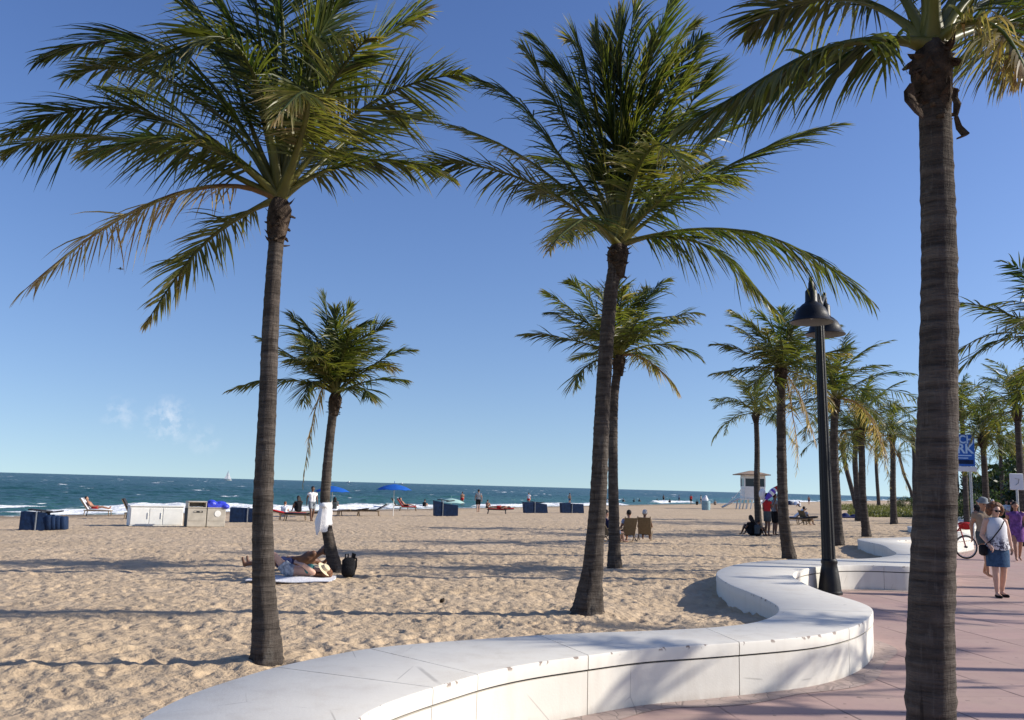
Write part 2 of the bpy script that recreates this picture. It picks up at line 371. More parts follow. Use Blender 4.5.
# light smoothing of the traced outline
def smooth2(P, it=3):
    for _ in range(it): P = [P[0]]+[(P[i-1]+P[i]*2+P[i+1])/4 for i in range(1, len(P)-1)]+[P[-1]]
    return P
eS, eP = smooth2(eS, 10), smooth2(eP, 14)
seams = [i*SUBN for i, s in enumerate(st) if s[2]]
center = np.array([((a+b)/2)[:] for a, b in zip(eS, eP)])

wall = thing('seat_wall', 'low white serpentine concrete seat wall winding between sand and pavement', 'wall', (0, 0, 0))
def ring_at(i, f, prof):
    """cross-section of the wall at sample i (+fraction f); prof = [(side 0..1 across, inset m, z)]"""
    j = min(i+1, len(eS)-1)
    a = eS[i].lerp(eS[j], f); b = eP[i].lerp(eP[j], f); d = (b-a).normalized()
    return [Vector(((a+d*ins).x, (a+d*ins).y, z)) if sd == 0 else Vector(((b-d*ins).x, (b-d*ins).y, z)) for sd, ins, z in prof]
def wall_run(i0, i1, prof, gap):
    rings = []; L = lambda i: max(((eP[min(i+1, len(eP)-1)]-eP[i]).length+(eS[min(i+1, len(eS)-1)]-eS[i]).length)/2, .01)
    rings.append(ring_at(i0, min(gap/L(i0), .45), prof))
    for i in range(i0+1, i1): rings.append(ring_at(i, 0, prof))
    rings.append(ring_at(i1-1, 1-min(gap/L(i1-1), .45), prof))
    return rings
capP = [(0, .0, .335), (0, .0, .426), (0, .004, .435), (0, .014, HW), (1, .016, HW), (1, .005, .436), (1, 0, .424), (1, 0, .335)]
basP = [(0, .006, -.45), (0, .004, .3335), (1, .006, .318), (1, .006, -.02)]
corP = [(0, .03, -.45), (0, .03, .425), (1, .03, .425), (1, .03, -.02)]
bounds = sorted(set([0]+seams+[len(eS)-1])); nblk = 0
for a, b in zip(bounds[:-1], bounds[1:]):
    if nblk > 44: break
    MB().loft(wall_run(a, b, capP, .0045)).build('cap_slab', WALL, wall, 35)
    MB().loft(wall_run(a, b, basP, .004)).build('base_block', WALL, wall, 35)
    nblk += 1; iend = b
MB().loft(wall_run(0, iend, corP, 0)).build('inner_core', GAP, wall, 35)

# ------------------------------------------------------------------ sand
NT_ = 768; TS = 15.0; rng = np.random.default_rng(3)
def dent_tile(n, smin, smax, depth, rim):
    T = np.zeros((NT_, NT_), np.float32); px = TS/NT_
    for _ in range(n):
        cx, cy = rng.integers(0, NT_, 2); s = rng.uniform(smin, smax)/px; e = rng.uniform(.45, .9); a = rng.uniform(0, math.pi)
        r = int(s*2.6)+1; yy, xx = np.mgrid[-r:r+1, -r:r+1]; u = xx*math.cos(a)+yy*math.sin(a); v = (-xx*math.sin(a)+yy*math.cos(a))/e
        q = (u*u+v*v)/(s*s); h = -np.exp(-q*1.6) + rim*np.exp(-((np.sqrt(q)-1.25)**2)*5)
        ii = (cy+np.arange(-r, r+1)) % NT_; jj = (cx+np.arange(-r, r+1)) % NT_
        T[np.ix_(ii, jj)] += h*rng.uniform(.4, 1)*depth*(s*px/smax)
    return T-T.mean()
T1 = dent_tile(3100, .06, .16, .037, .35); T2 = dent_tile(8000, .03, .09, .030, .35); T3 = dent_tile(420, .25, .7, .03, .3)
def samp(T, x, y, rot, sc=1.0):
    c, s = math.cos(rot), math.sin(rot); u = ((x*c-y*s)/sc/TS % 1)*NT_; v = ((x*s+y*c)/sc/TS % 1)*NT_
    i0 = np.floor(v).astype(int); j0 = np.floor(u).astype(int); fv = v-i0; fu = u-j0
    i0 %= NT_; j0 %= NT_; i1 = (i0+1) % NT_; j1 = (j0+1) % NT_
    return (T[i0, j0]*(1-fu)+T[i0, j1]*fu)*(1-fv)+(T[i1, j0]*(1-fu)+T[i1, j1]*fu)*fv
def wall_signed(x, y, rr):
    """signed distance to the wall's centre line, positive on the sea side; only rows near each piece are visited"""
    out = np.full(x.shape, 1e9); sg = np.where(dsea(x, y) > -4, 1.0, -1.0)
    for a, b in zip(center[:-1], center[1:]):
        ab = b-a; L2 = ab@ab
        if L2 < 1e-9: continue
        ra, rb = sorted((math.hypot(*a), math.hypot(*b)))
        i0, i1 = np.searchsorted(rr, (ra-2.6, rb+2.6))
        if i1 <= i0: continue
        xs, ys = x[i0:i1], y[i0:i1]
        t = np.clip(((xs-a[0])*ab[0]+(ys-a[1])*ab[1])/L2, 0, 1)
        d2 = (xs-a[0]-t*ab[0])**2+(ys-a[1]-t*ab[1])**2; m_ = d2 < out[i0:i1]
        out[i0:i1][m_] = d2[m_]; s_ = np.sign(ab[0]*(ys-a[1])-ab[1]*(xs-a[0])); sg[i0:i1][m_] = s_[m_]
    return np.sqrt(out)*sg
na = 860; rr = [2.2]
while rr[-1] < 1500: rr.append(rr[-1]*(1.0052 if rr[-1] < 45 else 1.012))
rr = np.array(rr); aa = np.radians(np.linspace(-50, 44, na)); Rg, Ag = np.meshgrid(rr, aa, indexing='ij')
X = Rg*np.sin(Ag); Y = Rg*np.cos(Ag); D = dsea(X, Y)
Z = sandz(X, Y)
Z = np.where(D > 52, Z-(D-52)*.05, Z); Z = np.maximum(Z, -6)
fade = np.clip(1-(Rg-38)/60, .25, 1)*np.clip((47-D)/6, .05, 1)
Z += (samp(T1, X, Y, .3)+samp(T1, X+3, Y-7, 1.9, 1.3)*.6+samp(T2, X, Y, 1.1)+samp(T3, X, Y, .7)*.8)*fade
near = Rg < 160
S = np.full(X.shape, 9.0)
k_ = int(np.searchsorted(rr, 115)); S[:k_] = wall_signed(X[:k_], Y[:k_], rr[:k_])
S[k_:] = np.where(D[k_:] > -8, 9, -9)
Z = np.where(S < 0, -.8, Z)                      # ends under the wall, the pavement lies on the other side
lip = np.clip(1-(S-.5)/1.0, 0, 1)*(S > 0); Z = Z + lip*.02 + np.where((S > 0) & (S < 6), (samp(T1, X+5, Y+2, .9, 1.6)*1.3+samp(T3, X+1, Y+4, 2.1)*1.2)*np.exp(-np.clip(S-.4, 0, 9)/1.6), 0)
nr = len(rr); idx = np.arange(nr*na).reshape(nr, na)
F = np.stack([idx[:-1, :-1], idx[:-1, 1:], idx[1:, 1:], idx[1:, :-1]], -1).reshape(-1, 4)[:, ::-1]
keep = S.ravel()[F].max(1) > -.6
o = np_mesh('sand', np.stack([X, Y, Z], -1).reshape(-1, 3), F[keep], SAND); tag(o, kind='structure')

# ------------------------------------------------------------------ pavement, verge and the land to the right
def strip(name, off0, off1, z, matl, ext=True):
    c = [Vector(p) for p in center[:(iend+1)]]
    n = Vector((UY, -UX)); v = []
    if ext: c = [c[0]-Vector((UX, UY))*250] + c + [c[-1]+Vector((UX, UY))*2500]
    for p in c: v += [(p.x+n.x*off0, p.y+n.y*off0, z), (p.x+n.x*off1, p.y+n.y*off1, z)]
    f = [(2*i, 2*i+1, 2*i+3, 2*i+2) for i in range(len(c)-1)]
    o = MB().add(v, f).build(name, matl, None, 0); return tag(o, kind='structure')
strip('promenade_pavement', 0, 14, 0.0, PAVE)
def far_ground():
    n = Vector((UY, -UX)); a = Vector((-5, -9)); u = Vector((UX, UY)); v = []
    for s, off in ((-3000, 13.5), (-3000, 9000), (9000, 9000), (9000, 13.5)): p = a+u*s+n*off; v.append((p.x, p.y, -.03))
    return tag(MB().add(v, [(0, 1, 2, 3)]).build('ground', mat('street_asphalt', (.06, .06, .06), .9, .2, .2, 2), None, 0), kind='structure')
far_ground()
# grey paver strip that follows the wall's foot
v = []; f = []
for i in range(0, iend+1):
    a, b = eS[i], eP[i]; t = (eP[min(i+1, len(eP)-1)]-eP[max(i-1, 0)]).normalized(); nn = Vector((t.y, -t.x))
    w = .20+.05*math.sin(i*.35)
    v += [((b-nn*.05).x, (b-nn*.05).y, .004), ((b+nn*w).x, (b+nn*w).y, .004)]
for i in range(iend): f.append((2*i, 2*i+1, 2*i+3, 2*i+2))
tag(MB().add(v, f).build('paver_border', BORDER, None, 0), kind='structure')

# ------------------------------------------------------------------ sea
SEAZ = -.66
rs = [38.0]
while rs[-1] < 30000: rs.append(rs[-1]*(1.0065 if rs[-1] < 260 else (1.016 if rs[-1] < 2500 else 1.08)))
rs = np.array(rs); an = np.radians(np.linspace(-62, 62, 900)); Rg, Ag = np.meshgrid(rs, an, indexing='ij')
X = Rg*np.sin(Ag); Y = Rg*np.cos(Ag); D = dsea(X, Y); Sx = UX*X+UY*Y
def vnoise(x, y, seed):
    r = np.random.default_rng(seed); T = r.random((256, 256)).astype(np.float32)
    i = np.floor(y).astype(int); j = np.floor(x).astype(int); fy = y-i; fx = x-j; fy = fy*fy*(3-2*fy); fx = fx*fx*(3-2*fx)
    g = lambda a, b: T[a % 256, b % 256]
    return (g(i, j)*(1-fx)+g(i, j+1)*fx)*(1-fy)+(g(i+1, j)*(1-fx)+g(i+1, j+1)*fx)*fy
def fbm(x, y, seed, o=4): return sum(vnoise(x*2**k, y*2**k, seed+k)*.5**k for k in range(o))/sum(.5**k for k in range(o))
Dw = D + (fbm(Sx/14, D/30, 5)-.5)*7
Zs = SEAZ + (fbm(Sx/2.6, D/1.1, 11, 4)-.5)*.42*np.clip((D-44)/10, .12, 1) + (fbm(Sx/16, D/5.0, 21, 3)-.5)*.7*np.clip((D-50)/15, 0, 1)
foam = np.zeros_like(D)
for d0, wd, hh, sd in ((49.0, 1.3, .30, 31), (53.5, 1.2, .36, 32)):
    amp = np.clip((fbm(Sx/18, D*0+sd, sd, 3)-.40)*4, 0, 1)
    pr = np.exp(-((Dw-d0)/wd)**2); Zs += pr*hh*amp; foam = np.maximum(foam, amp*np.exp(-((Dw-d0+.8)/(wd*1.3))**2))
    foam = np.maximum(foam, .62*amp*np.clip((d0-Dw)/.8, 0, 1)*np.clip(1-(d0-Dw)/5.0, 0, 1))
foam = np.maximum(foam, np.exp(-((Dw-45.8)/1.1)**2)*.8)
foam = np.maximum(foam, .38*np.clip(1-(Dw-43)/4, 0, 1))
sh = np.clip(1-(D-44)/75, 0, 1)**1.3
Zs = np.where(D < 46, SEAZ+(Zs-SEAZ)*.3, Zs)
n1, n2 = X.shape; idx = np.arange(n1*n2).reshape(n1, n2)
F = np.stack([idx[:-1, :-1], idx[:-1, 1:], idx[1:, 1:], idx[1:, :-1]], -1).reshape(-1, 4)[:, ::-1]
kp = D.ravel()[F].max(1) > 38
o = np_mesh('sea', np.stack([X, Y, Zs], -1).reshape(-1, 3), F[kp], SEA, col=np.stack([foam.ravel(), sh.ravel(), 0*foam.ravel()], 1)); tag(o, kind='structure')

# ------------------------------------------------------------------ sky and sun
SUN_AZ, SUN_EL = R(89), R(26.5)          # azimuth from the camera's forward axis, clockwise
w = bpy.data.worlds.new('World'); scene.world = w; w.use_nodes = True; nt = w.node_tree; bg = nt.nodes['Background']
sky = nt.nodes.new('ShaderNodeTexSky'); sky.sky_type = 'NISHITA'; sky.sun_disc = False
sky.sun_elevation = SUN_EL; sky.sun_rotation = SUN_AZ; sky.air_density = 1.0; sky.dust_density = .55; sky.ozone_density = 2.0; sky.altitude = 0
tc = nt.nodes.new('ShaderNodeTexCoord')
mpv = nt.nodes.new('ShaderNodeMapping'); mpv.inputs['Scale'].default_value = (1, 1, .80); mpv.inputs['Location'].default_value = (0, 0, .085)
nt.links.new(tc.outputs['Generated'], mpv.inputs['Vector']); nrmv = nt.nodes.new('ShaderNodeVectorMath'); nrmv.operation = 'NORMALIZE'
nt.links.new(mpv.outputs[0], nrmv.inputs[0]); nt.links.new(nrmv.outputs[0], sky.inputs['Vector'])
hsv = nt.nodes.new('ShaderNodeHueSaturation'); hsv.inputs['Saturation'].default_value = 1.21; hsv.inputs['Hue'].default_value = .517; nt.links.new(sky.outputs[0], hsv.inputs['Color'])
def wn(t, **k):
    n = nt.nodes.new('ShaderNode'+t)
    for a, b in k.items(): n.inputs[a].default_value = b
    return n
cd = ray(168, 421).normalized(); cd2 = ray(120, 414).normalized(); cd3 = ray(205, 440).normalized()
acc = None
for dirv, rad, amt in ((cd, .030, 1.0), (cd2, .022, .6), (cd3, .02, .5)):
    sb = nt.nodes.new('ShaderNodeVectorMath'); sb.operation = 'DISTANCE'; nt.links.new(tc.outputs['Generated'], sb.inputs[0]); sb.inputs[1].default_value = dirv
    mr = wn('MapRange'); nt.links.new(sb.outputs['Value'], mr.inputs['Value'])
    for a, b in (('From Min', rad), ('From Max', 0), ('To Min', 0), ('To Max', amt)): mr.inputs[a].default_value = b
    if acc is None: acc = mr.outputs['Result']
    else:
        mx = nt.nodes.new('ShaderNodeMath'); mx.operation = 'MAXIMUM'; nt.links.new(acc, mx.inputs[0]); nt.links.new(mr.outputs['Result'], mx.inputs[1]); acc = mx.outputs[0]
cn = wn('TexNoise', Scale=75, Detail=6, Roughness=.6); nt.links.new(tc.outputs['Generated'], cn.inputs['Vector'])
cm = wn('MapRange'); nt.links.new(cn.outputs['Fac'], cm.inputs['Value'])
for a, b in (('From Min', .44), ('From Max', .72), ('To Min', 0), ('To Max', .8)): cm.inputs[a].default_value = b
ml = nt.nodes.new('ShaderNodeMath'); ml.operation = 'MULTIPLY'; nt.links.new(acc, ml.inputs[0]); nt.links.new(cm.outputs['Result'], ml.inputs[1])
mxc = nt.nodes.new('ShaderNodeMix'); mxc.data_type = 'RGBA'; nt.links.new(ml.outputs[0], mxc.inputs['Factor']); nt.links.new(hsv.outputs[0], mxc.inputs['A']); mxc.inputs['B'].default_value = (6.0, 6.3, 6.8, 1)
nt.links.new(mxc.outputs['Result'], bg.inputs['Color']); bg.inputs['Strength'].default_value = .118
sd = bpy.data.lights.new('sun', 'SUN'); sd.energy = 4.6; sd.angle = R(.53); sd.color = (1, .935, .83); so = bpy.data.objects.new('sun', sd); COL.objects.link(so)
sv = Vector((math.sin(SUN_AZ)*math.cos(SUN_EL), math.cos(SUN_AZ)*math.cos(SUN_EL), math.sin(SUN_EL)))
so.rotation_euler = sv.to_track_quat('Z', 'Y').to_euler(); so.location = (30, 0, 20)
vs_ = scene.view_settings; vs_.view_transform = 'Standard'; vs_.look = 'None'; vs_.exposure = 0.4; vs_.gamma = 1; vs_.use_curve_mapping = False
scene.render.engine = 'CYCLES'; scene.cycles.max_bounces = 6; scene.cycles.transparent_max_bounces = 4; scene.cycles.use_denoising = True
# ------------------------------------------------------------------ coconut palms
GRN = [np.array(c) for c in ((.019, .038, .012), (.028, .053, .015), (.060, .090, .020))]
YEL = np.array((.21, .20, .035)); BRN = np.array((.27, .145, .06)); STR = np.array((.52, .41, .25))
def norm(a): return a/np.maximum(np.linalg.norm(a, axis=-1, keepdims=True), 1e-9)
def frond_mesh(name, p0, p1, p2, rnd, n=62, Lmax=.5, wid=.034, dry=0.0, roll=0.0, droop=.55, wind=(0, 0, 0), rad=.026, fold=-0.22, bare=.14, tipdry=.35, folded=0.0, alk=1.0):
    p0, p1, p2 = (np.array(p, float) for p in (p0, p1, p2)); V = []; F = []; C = []
    LL = np.linalg.norm(p2-p0); sag = np.array((rnd.normal(0, .035), rnd.normal(0, .035), -abs(rnd.normal(.05, .04))))*LL; wob = rnd.normal(0, .012, 3)*LL; wph = rnd.uniform(0, 6)
    bz = lambda t: (1-t)[:, None]**2*p0+2*((1-t)*t)[:, None]*p1+(t**2)[:, None]*p2+(t**3)[:, None]*sag+(t*np.sin(t*8+wph))[:, None]*wob
    tg = lambda t: norm(bz(t+.004)-bz(t-.004))
    h = p2-p0; hh = np.array((h[0], h[1], 0.0))
    if np.linalg.norm(hh) < .15: a = rnd.uniform(0, 6.28); hh = np.array((math.cos(a), math.sin(a), 0))
    hh = norm(hh); S0 = np.array((hh[1], -hh[0], 0))
    gcol = GRN[rnd.choice([0, 0, 1, 1, 2])]*rnd.uniform(.85, 1.2)
    # rachis
    nr_, ns = 16, 6; t = np.linspace(0, 1, nr_); P = bz(t); T = tg(t); r = rad*(1-t)**.8*.9+.0035; r[:3] *= np.array((1.9, 1.5, 1.15))
    U = norm(np.cross(np.broadcast_to(S0, T.shape), T)); S = norm(np.cross(T, U))
    ang = np.linspace(0, 2*math.pi, ns, endpoint=False)
    ring = P[:, None]+(S[:, None]*np.cos(ang)[None, :, None]*1.15+U[:, None]*np.sin(ang)[None, :, None]*.75)*r[:, None, None]
    V.append(ring.reshape(-1, 3)); ii = np.arange(nr_*ns).reshape(nr_, ns); jj = np.roll(ii, -1, 1)
    F.append(np.stack([ii[:-1], jj[:-1], jj[1:], ii[1:]], -1).reshape(-1, 4))
    pet = (np.array((.23, .21, .055)) if dry < .6 else BRN*1.2); c = pet[None]*(1-t)[:, None]+(gcol*1.6)[None]*t[:, None] if dry < .6 else np.repeat(pet[None], nr_, 0)
    C.append(np.repeat(c, ns, 0)); base = nr_*ns
    # leaflets, both sides
    K = 5
    for sd in (-1, 1):
        s = np.sort(np.clip(np.linspace(0, 1, n)+rnd.normal(0, .22/n, n), 0, 1)); tt = bare+(1-bare)*s
        keepm = rnd.random(n) > (.06+.12*dry)
        for _ in range(3): g0 = rnd.uniform(.1, 1); keepm &= ~((s > g0) & (s < g0+rnd.uniform(.01, .045)))
        keepm; s, tt = s[keepm], tt[keepm]; m_ = len(s)
        P = bz(tt); T = tg(tt); U = norm(np.cross(np.broadcast_to(S0, T.shape), T)); S = norm(np.cross(T, U))
        rl = roll+fold*0; Sr = S*math.cos(rl)+U*math.sin(rl); Ur = U*math.cos(rl)-S*math.sin(rl)
        if folded: # one side swept over by the wind
            Sr = Sr*(1-.0) if sd > 0 else norm(Sr*(1-folded)+Ur*folded*-1.0)
        al = alk*np.radians(68-44*s**1.2+rnd.normal(0, 7, m_)+9*np.interp(s, np.linspace(0, 1, 9), rnd.normal(0, 1, 9)))
        L = Lmax*(.50+.62*np.sin(np.pi*(.13+.80*s)))*(1-.55*s**4)*rnd.uniform(.68, 1.12, m_)*(1-.08*dry)*1.14
        lift = fold+rnd.normal(0, .16, m_)+.20*np.interp(s, np.linspace(0, 1, 11), rnd.normal(0, 1, 11))
        d = norm(T*np.cos(al)[:, None]+(Sr*sd*np.cos(lift)[:, None]+Ur*np.sin(lift)[:, None])*np.sin(al)[:, None])
        g = np.array((wind[0], wind[1], -1.0*droop+wind[2]))*(1+.7*dry)
        pts = [P]; dirs = [d]; stiff = (rnd.uniform(.6, 1.35, m_)*(1+.45*np.interp(s, np.linspace(0, 1, 10), rnd.normal(0, 1, 10))))[:, None]
        for k in range(K-1):
            pts.append(pts[-1]+d*(L/(K-1))[:, None]); d = norm(d+g*stiff*(.10+.13*k)); dirs.append(d)
        tw = rnd.normal(.35, .45, m_)
        wp = np.array((.5, 1, .84, .5, .03))*wid*.76*(1-.35*dry)
        for k in range(K):
            wv = norm(T-(T*dirs[k]).sum(1, keepdims=True)*dirs[k]); nv = np.cross(dirs[k], wv)
            a = (tw*(.5+.3*k))[:, None]; q = wv*np.cos(a)+nv*np.sin(a)
            V.append(np.stack([pts[k]-q*wp[k]*.5, pts[k]+q*wp[k]*.5], 1).reshape(-1, 3))
        b = base+np.arange(m_)*2
        for k in range(K-1):
            a0 = b+k*2*m_; a1 = b+(k+1)*2*m_
            F.append(np.stack([a0, a0+1, a1+1, a1], -1))
        base += 2*m_*K
        dl = np.clip(dry+rnd.normal(0, .13, m_)+.25*np.interp(s, np.linspace(0, 1, 8), rnd.normal(0, .5, 8))+tipdry*np.clip(s-.78, 0, 1)*2, 0, 1)
        yel = np.clip(rnd.normal(rnd.uniform(.02, .30), .12, m_), 0, .7)
        cl = gcol*rnd.uniform(.8, 1.2, (m_, 1)); cl = cl*(1-yel[:, None])+YEL*yel[:, None]
        tipc = BRN*(1-.0)+(STR-BRN)*rnd.uniform(0, .8, (m_, 1))
        for k in range(K):
            w_ = np.clip(dl*1.05+[0, 0, .02, .14, .45][k]*rnd.uniform(.3, 1, m_), 0, 1)[:, None]
            ck = np.where(w_ < .35, cl+(YEL-cl)*w_*1.3, 0)+np.where(w_ >= .35, (cl+(YEL-cl)*.455)*(1-(w_-.35)/.65)+tipc*(w_-.35)/.65, 0)
            C.append(np.repeat(ck, 2, 0))
    return np_mesh(name, np.concatenate(V), np.concatenate(F), LEAF, smooth=True, col=np.concatenate(C), link=False)
def add_frond(palm, *a, **k):
    me = frond_mesh('frond', *a, **k); o = bpy.data.objects.new('frond', me); COL.objects.link(o); o.parent = palm; return o
def trunk_obj(palm, path, r0, r1, flare=1.5, rnd=None, sides=32, step=.035):
    P = catmull([Vector(p) for p in path], n=14); L = [0]
    for a, b in zip(P[:-1], P[1:]): L.append(L[-1]+(b-a).length)
    T_ = L[-1]; n = max(int(T_/step), 30); V = []; s = np.linspace(0, T_, n)
    Pn = np.array([p[:] for p in P]); C = np.stack([np.interp(s, L, Pn[:, i]) for i in range(3)], 1)
    if rnd is None: rnd = np.random.default_rng(1)
    ph = rnd.uniform(0, 6, 4); ang = np.linspace(0, 2*math.pi, sides, endpoint=False); sp = rnd.uniform(.07, .095)
    for i in range(n):
        q = s[i]/T_; r = r0+(r1-r0)*min(q*1.15, 1)**.8; fl = math.exp(-s[i]/.34); r *= 1+(flare-1)*fl
        saw = ((s[i]/sp+.35*math.sin(s[i]*5+ph[0])+.15*math.sin(s[i]*17)) % 1); r *= 1+.060*(saw**3)-.025
        rr_ = r*(1+.022*np.sin(3*ang+ph[0]+s[i]*1.3)+.018*np.sin(5*ang+ph[1]-s[i]*2.1)+.018*rnd.normal(0, 1, sides)+.13*fl*np.sin(5*ang+ph[2])*np.cos(s[i]*9)+.08*fl*np.sin(11*ang+ph[1]+s[i]*14)+.06*fl*rnd.normal(0, 1, sides))
        V.append(np.stack([C[i, 0]+rr_*np.cos(ang), C[i, 1]+rr_*np.sin(ang), np.full(sides, C[i, 2])+.006*np.sin(2*ang+ph[3])], 1))
    ii = np.arange(n*sides).reshape(n, sides); jj = np.roll(ii, -1, 1)
    F = np.stack([ii[:-1], jj[:-1], jj[1:], ii[1:]], -1).reshape(-1, 4)
    return np_mesh('trunk', np.concatenate(V), F, BARK, palm)
def sheath_obj(palm, c, r, hgt, rnd, down=.28):
    """the brown fibrous boots the fronds grow from"""
    b = MB(); c = Vector(c)
    b.loft([[c+Vector((math.cos(a)*q*(1+.12*math.sin(3*a+z*9)), math.sin(a)*q*(1+.12*math.cos(4*a+z*7)), z)) for a in [2*math.pi*j/16 for j in range(16)]]
            for z, q in ((-down, r*.95), (-down*.6, r*1.25), (-.04, r*1.45), (hgt*.25, r*1.5), (hgt*.6, r*1.15), (hgt, r*.45))])
    for i in range(26):
        a = rnd.uniform(0, 6.283); z = rnd.uniform(-down*1.05, hgt*.45); rr_ = r*(1.2+.25*(z > -.05)); o = Vector((math.cos(a), math.sin(a), 0)); t = Vector((-math.sin(a), math.cos(a), 0))
        w = r*rnd.uniform(.25, .55); l = r*rnd.uniform(.6, 1.5); up = rnd.uniform(-.6, .9); p = c+o*rr_+Vector((0, 0, z))
        tip = p+o*l*.55+Vector((0, 0, up*l*.8))+t*rnd.uniform(-.5, .5)*w
        v = [p-t*w-o*r*.3, p+t*w-o*r*.3, p+t*w*.6+o*l*.2+Vector((0, 0, up*l*.3)), tip, p-t*w*.7+o*l*.25+Vector((0, 0, up*l*.35))]
        th = Vector((0, 0, -.012))-o*.008
        b.add(v+[x+th for x in v], [(0, 1, 2, 3, 4), (9, 8, 7, 6, 5), (0, 5, 6, 1), (1, 6, 7, 2), (2, 7, 8, 3), (3, 8, 9, 4), (4, 9, 5, 0)])
    return b.build('leaf_sheath', FIBRE, palm, 50)

def palm_base(label, path_px, wpx, D=None, flare=1.45, group=None, crown_up=0.0, sheath=1.0, seed=1, on_sand=True):
    """trunk traced from base to crown at the depth where its foot meets the ground"""
    rnd = np.random.default_rng(seed)
    g = G(*path_px[0]) if on_sand else PZ(*path_px[0], 0.0)
    if D is None: D = g.y
    P = [PD(x, y, D) for x, y in path_px]; root = P[0].copy()
    rz = float(sandz(root.x, root.y)) if on_sand else 0.0
    root.z = rz
    palm = thing('coconut_palm', label, 'palm tree', root, 0, group)
    loc = [p-root for p in P]; loc[0] = Vector((loc[0].x, loc[0].y, -.12))
    r0, r1 = wpx[0]/2*D/FPX, wpx[1]/2*D/FPX
    trunk_obj(palm, loc, r0, r1, flare, rnd)
    sheath_obj(palm, loc[-1]+Vector((0, 0, -.05)), r1*1.02*sheath, r1*2.6, rnd)
    return palm, loc[-1]+Vector((0, 0, .08+crown_up)), D, root, rnd
def Zc(z, q):          # crop pixel -> photo pixel
    return z[0]+q[0]/z[2], z[1]+q[1]/z[2]
def traced(palm, crown, D, root, rnd, zoom, fr, Lreal, **kw):
    """fr: (ctrl px, tip px, options) read in a crop of the photo; depth comes from the frond's real length"""
    for q in fr:
        c, t = q[0], q[1]; op = dict(kw); op.update(q[2] if len(q) > 2 else {})
        sgn = op.pop('dep', None); Lr = op.pop('L', Lreal); base_off = op.pop('b', (0, 0, 0)); op.setdefault('dry', rnd.uniform(0, .16)); op.setdefault('tipdry', rnd.uniform(.25, .8))
        tp = PD(*Zc(zoom, t), D)-root; lat = (tp-crown).length
        if sgn is None: sgn = rnd.uniform(-.75, .75)
        dd = sgn*math.sqrt(max((Lr*.92)**2-lat**2, .02))
        cp = PD(*Zc(zoom, c), D+dd*.45)-root; tp = PD(*Zc(zoom, t), D+dd)-root
        b = crown+Vector(base_off)+(cp-crown).normalized()*.02
        add_frond(palm, b, cp, tp, rnd, **op)
def wild(palm, crown, rnd, nf, L, el=(75, -30), wind=(0, 0, 0), az0=None, az1=None, **kw):
    for i in range(nf):
        q = (i+.5)/nf; e = R(el[0]+(el[1]-el[0])*q+rnd.uniform(-7, 7)); a = i*2.39996+rnd.uniform(-.25, .25)
        if az0 is not None: a = az0+(az1-az0)*rnd.random()
        l = L*rnd.uniform(.85, 1.1)*(1 if q > .15 else .8); d = Vector((math.cos(a)*math.cos(e), math.sin(a)*math.cos(e), math.sin(e)))
        e2 = e+R(rnd.uniform(18, 34)); d2 = Vector((math.cos(a)*math.cos(e2), math.sin(a)*math.cos(e2), math.sin(e2)))
        tip = crown+d*l+Vector(wind)*l; op = dict(kw); op['dry'] = op.get('dry', max(0, rnd.normal(.04+.30*max(0, q-.6)/.4, .12)))
        add_frond(palm, crown+Vector((d.x, d.y, 0))*.03, crown+d2*l*.58, tip, rnd, roll=rnd.normal(0, .35), **op)

# --- the left palm
z1 = (0, 0, 2.179)
p = palm_base('largest left coconut palm with a straight trunk and a brown dead frond hanging left', [(268,659),(263,560),(263,500),(268,400),(272,300),(279,208)], (23, 15.5), flare=1.55, seed=11)
traced(*p, z1, [
 ((400,-40),(70,95),dict(dep=.3,roll=.2)), ((300,130),(15,265),dict(dep=-.35,roll=-.1)), ((260,235),(-20,312),dict(dep=.05,roll=.15)),
 ((400,330),(45,612),dict(dry=.92,dep=-.3,droop=.45,Lmax=.58,roll=.1,fold=-.3)), ((490,460),(313,655),dict(dry=.28,dep=.4,Lmax=.42)),
 ((770,300),(990,362),dict(dep=.15,bare=.2,roll=.1,Lmax=.42)), ((740,90),(585,245),dict(dep=-.9,dry=.4,Lmax=.42)), ((760,200),(1005,118),dict(dep=-.35,roll=.55)),
 ((740,120),(905,-30),dict(dep=.2)), ((690,100),(745,-90),dict(dep=-.4,roll=.5)), ((620,40),(640,-150),dict(dep=.5)), ((560,40),(520,-150),dict(dep=.2)),
 ((560,-60),(345,122),dict(dep=-.8,roll=.3)), ((470,60),(400,-110),dict(dep=.6)), ((430,100),(110,100),dict(dep=.6,dry=.15)), ((540,60),(450,-60),dict(dep=-.5)),
 ((700,180),(810,60),dict(dep=-.95)), ((660,60),(700,-20),dict(dep=.95)), ((420,220),(230,180),dict(dep=.9)), ((800,260),(900,190),dict(dep=.95)),
 ((600,60),(590,-120),dict(dep=-.5,alk=.75)), ((450,250),(200,330),dict(dep=-.6,dry=.1)), ((700,290),(760,330),dict(dep=.97)), ((470,120),(260,60),dict(dep=-.6)), ((660,100),(760,-60),dict(dep=-.5,alk=.8)),((560,150),(530,60),dict(dep=.9)),
 ], 2.5, n=96, Lmax=.57, wid=.029, wind=(-.04,-.03,0), rad=.03, bare=.2)
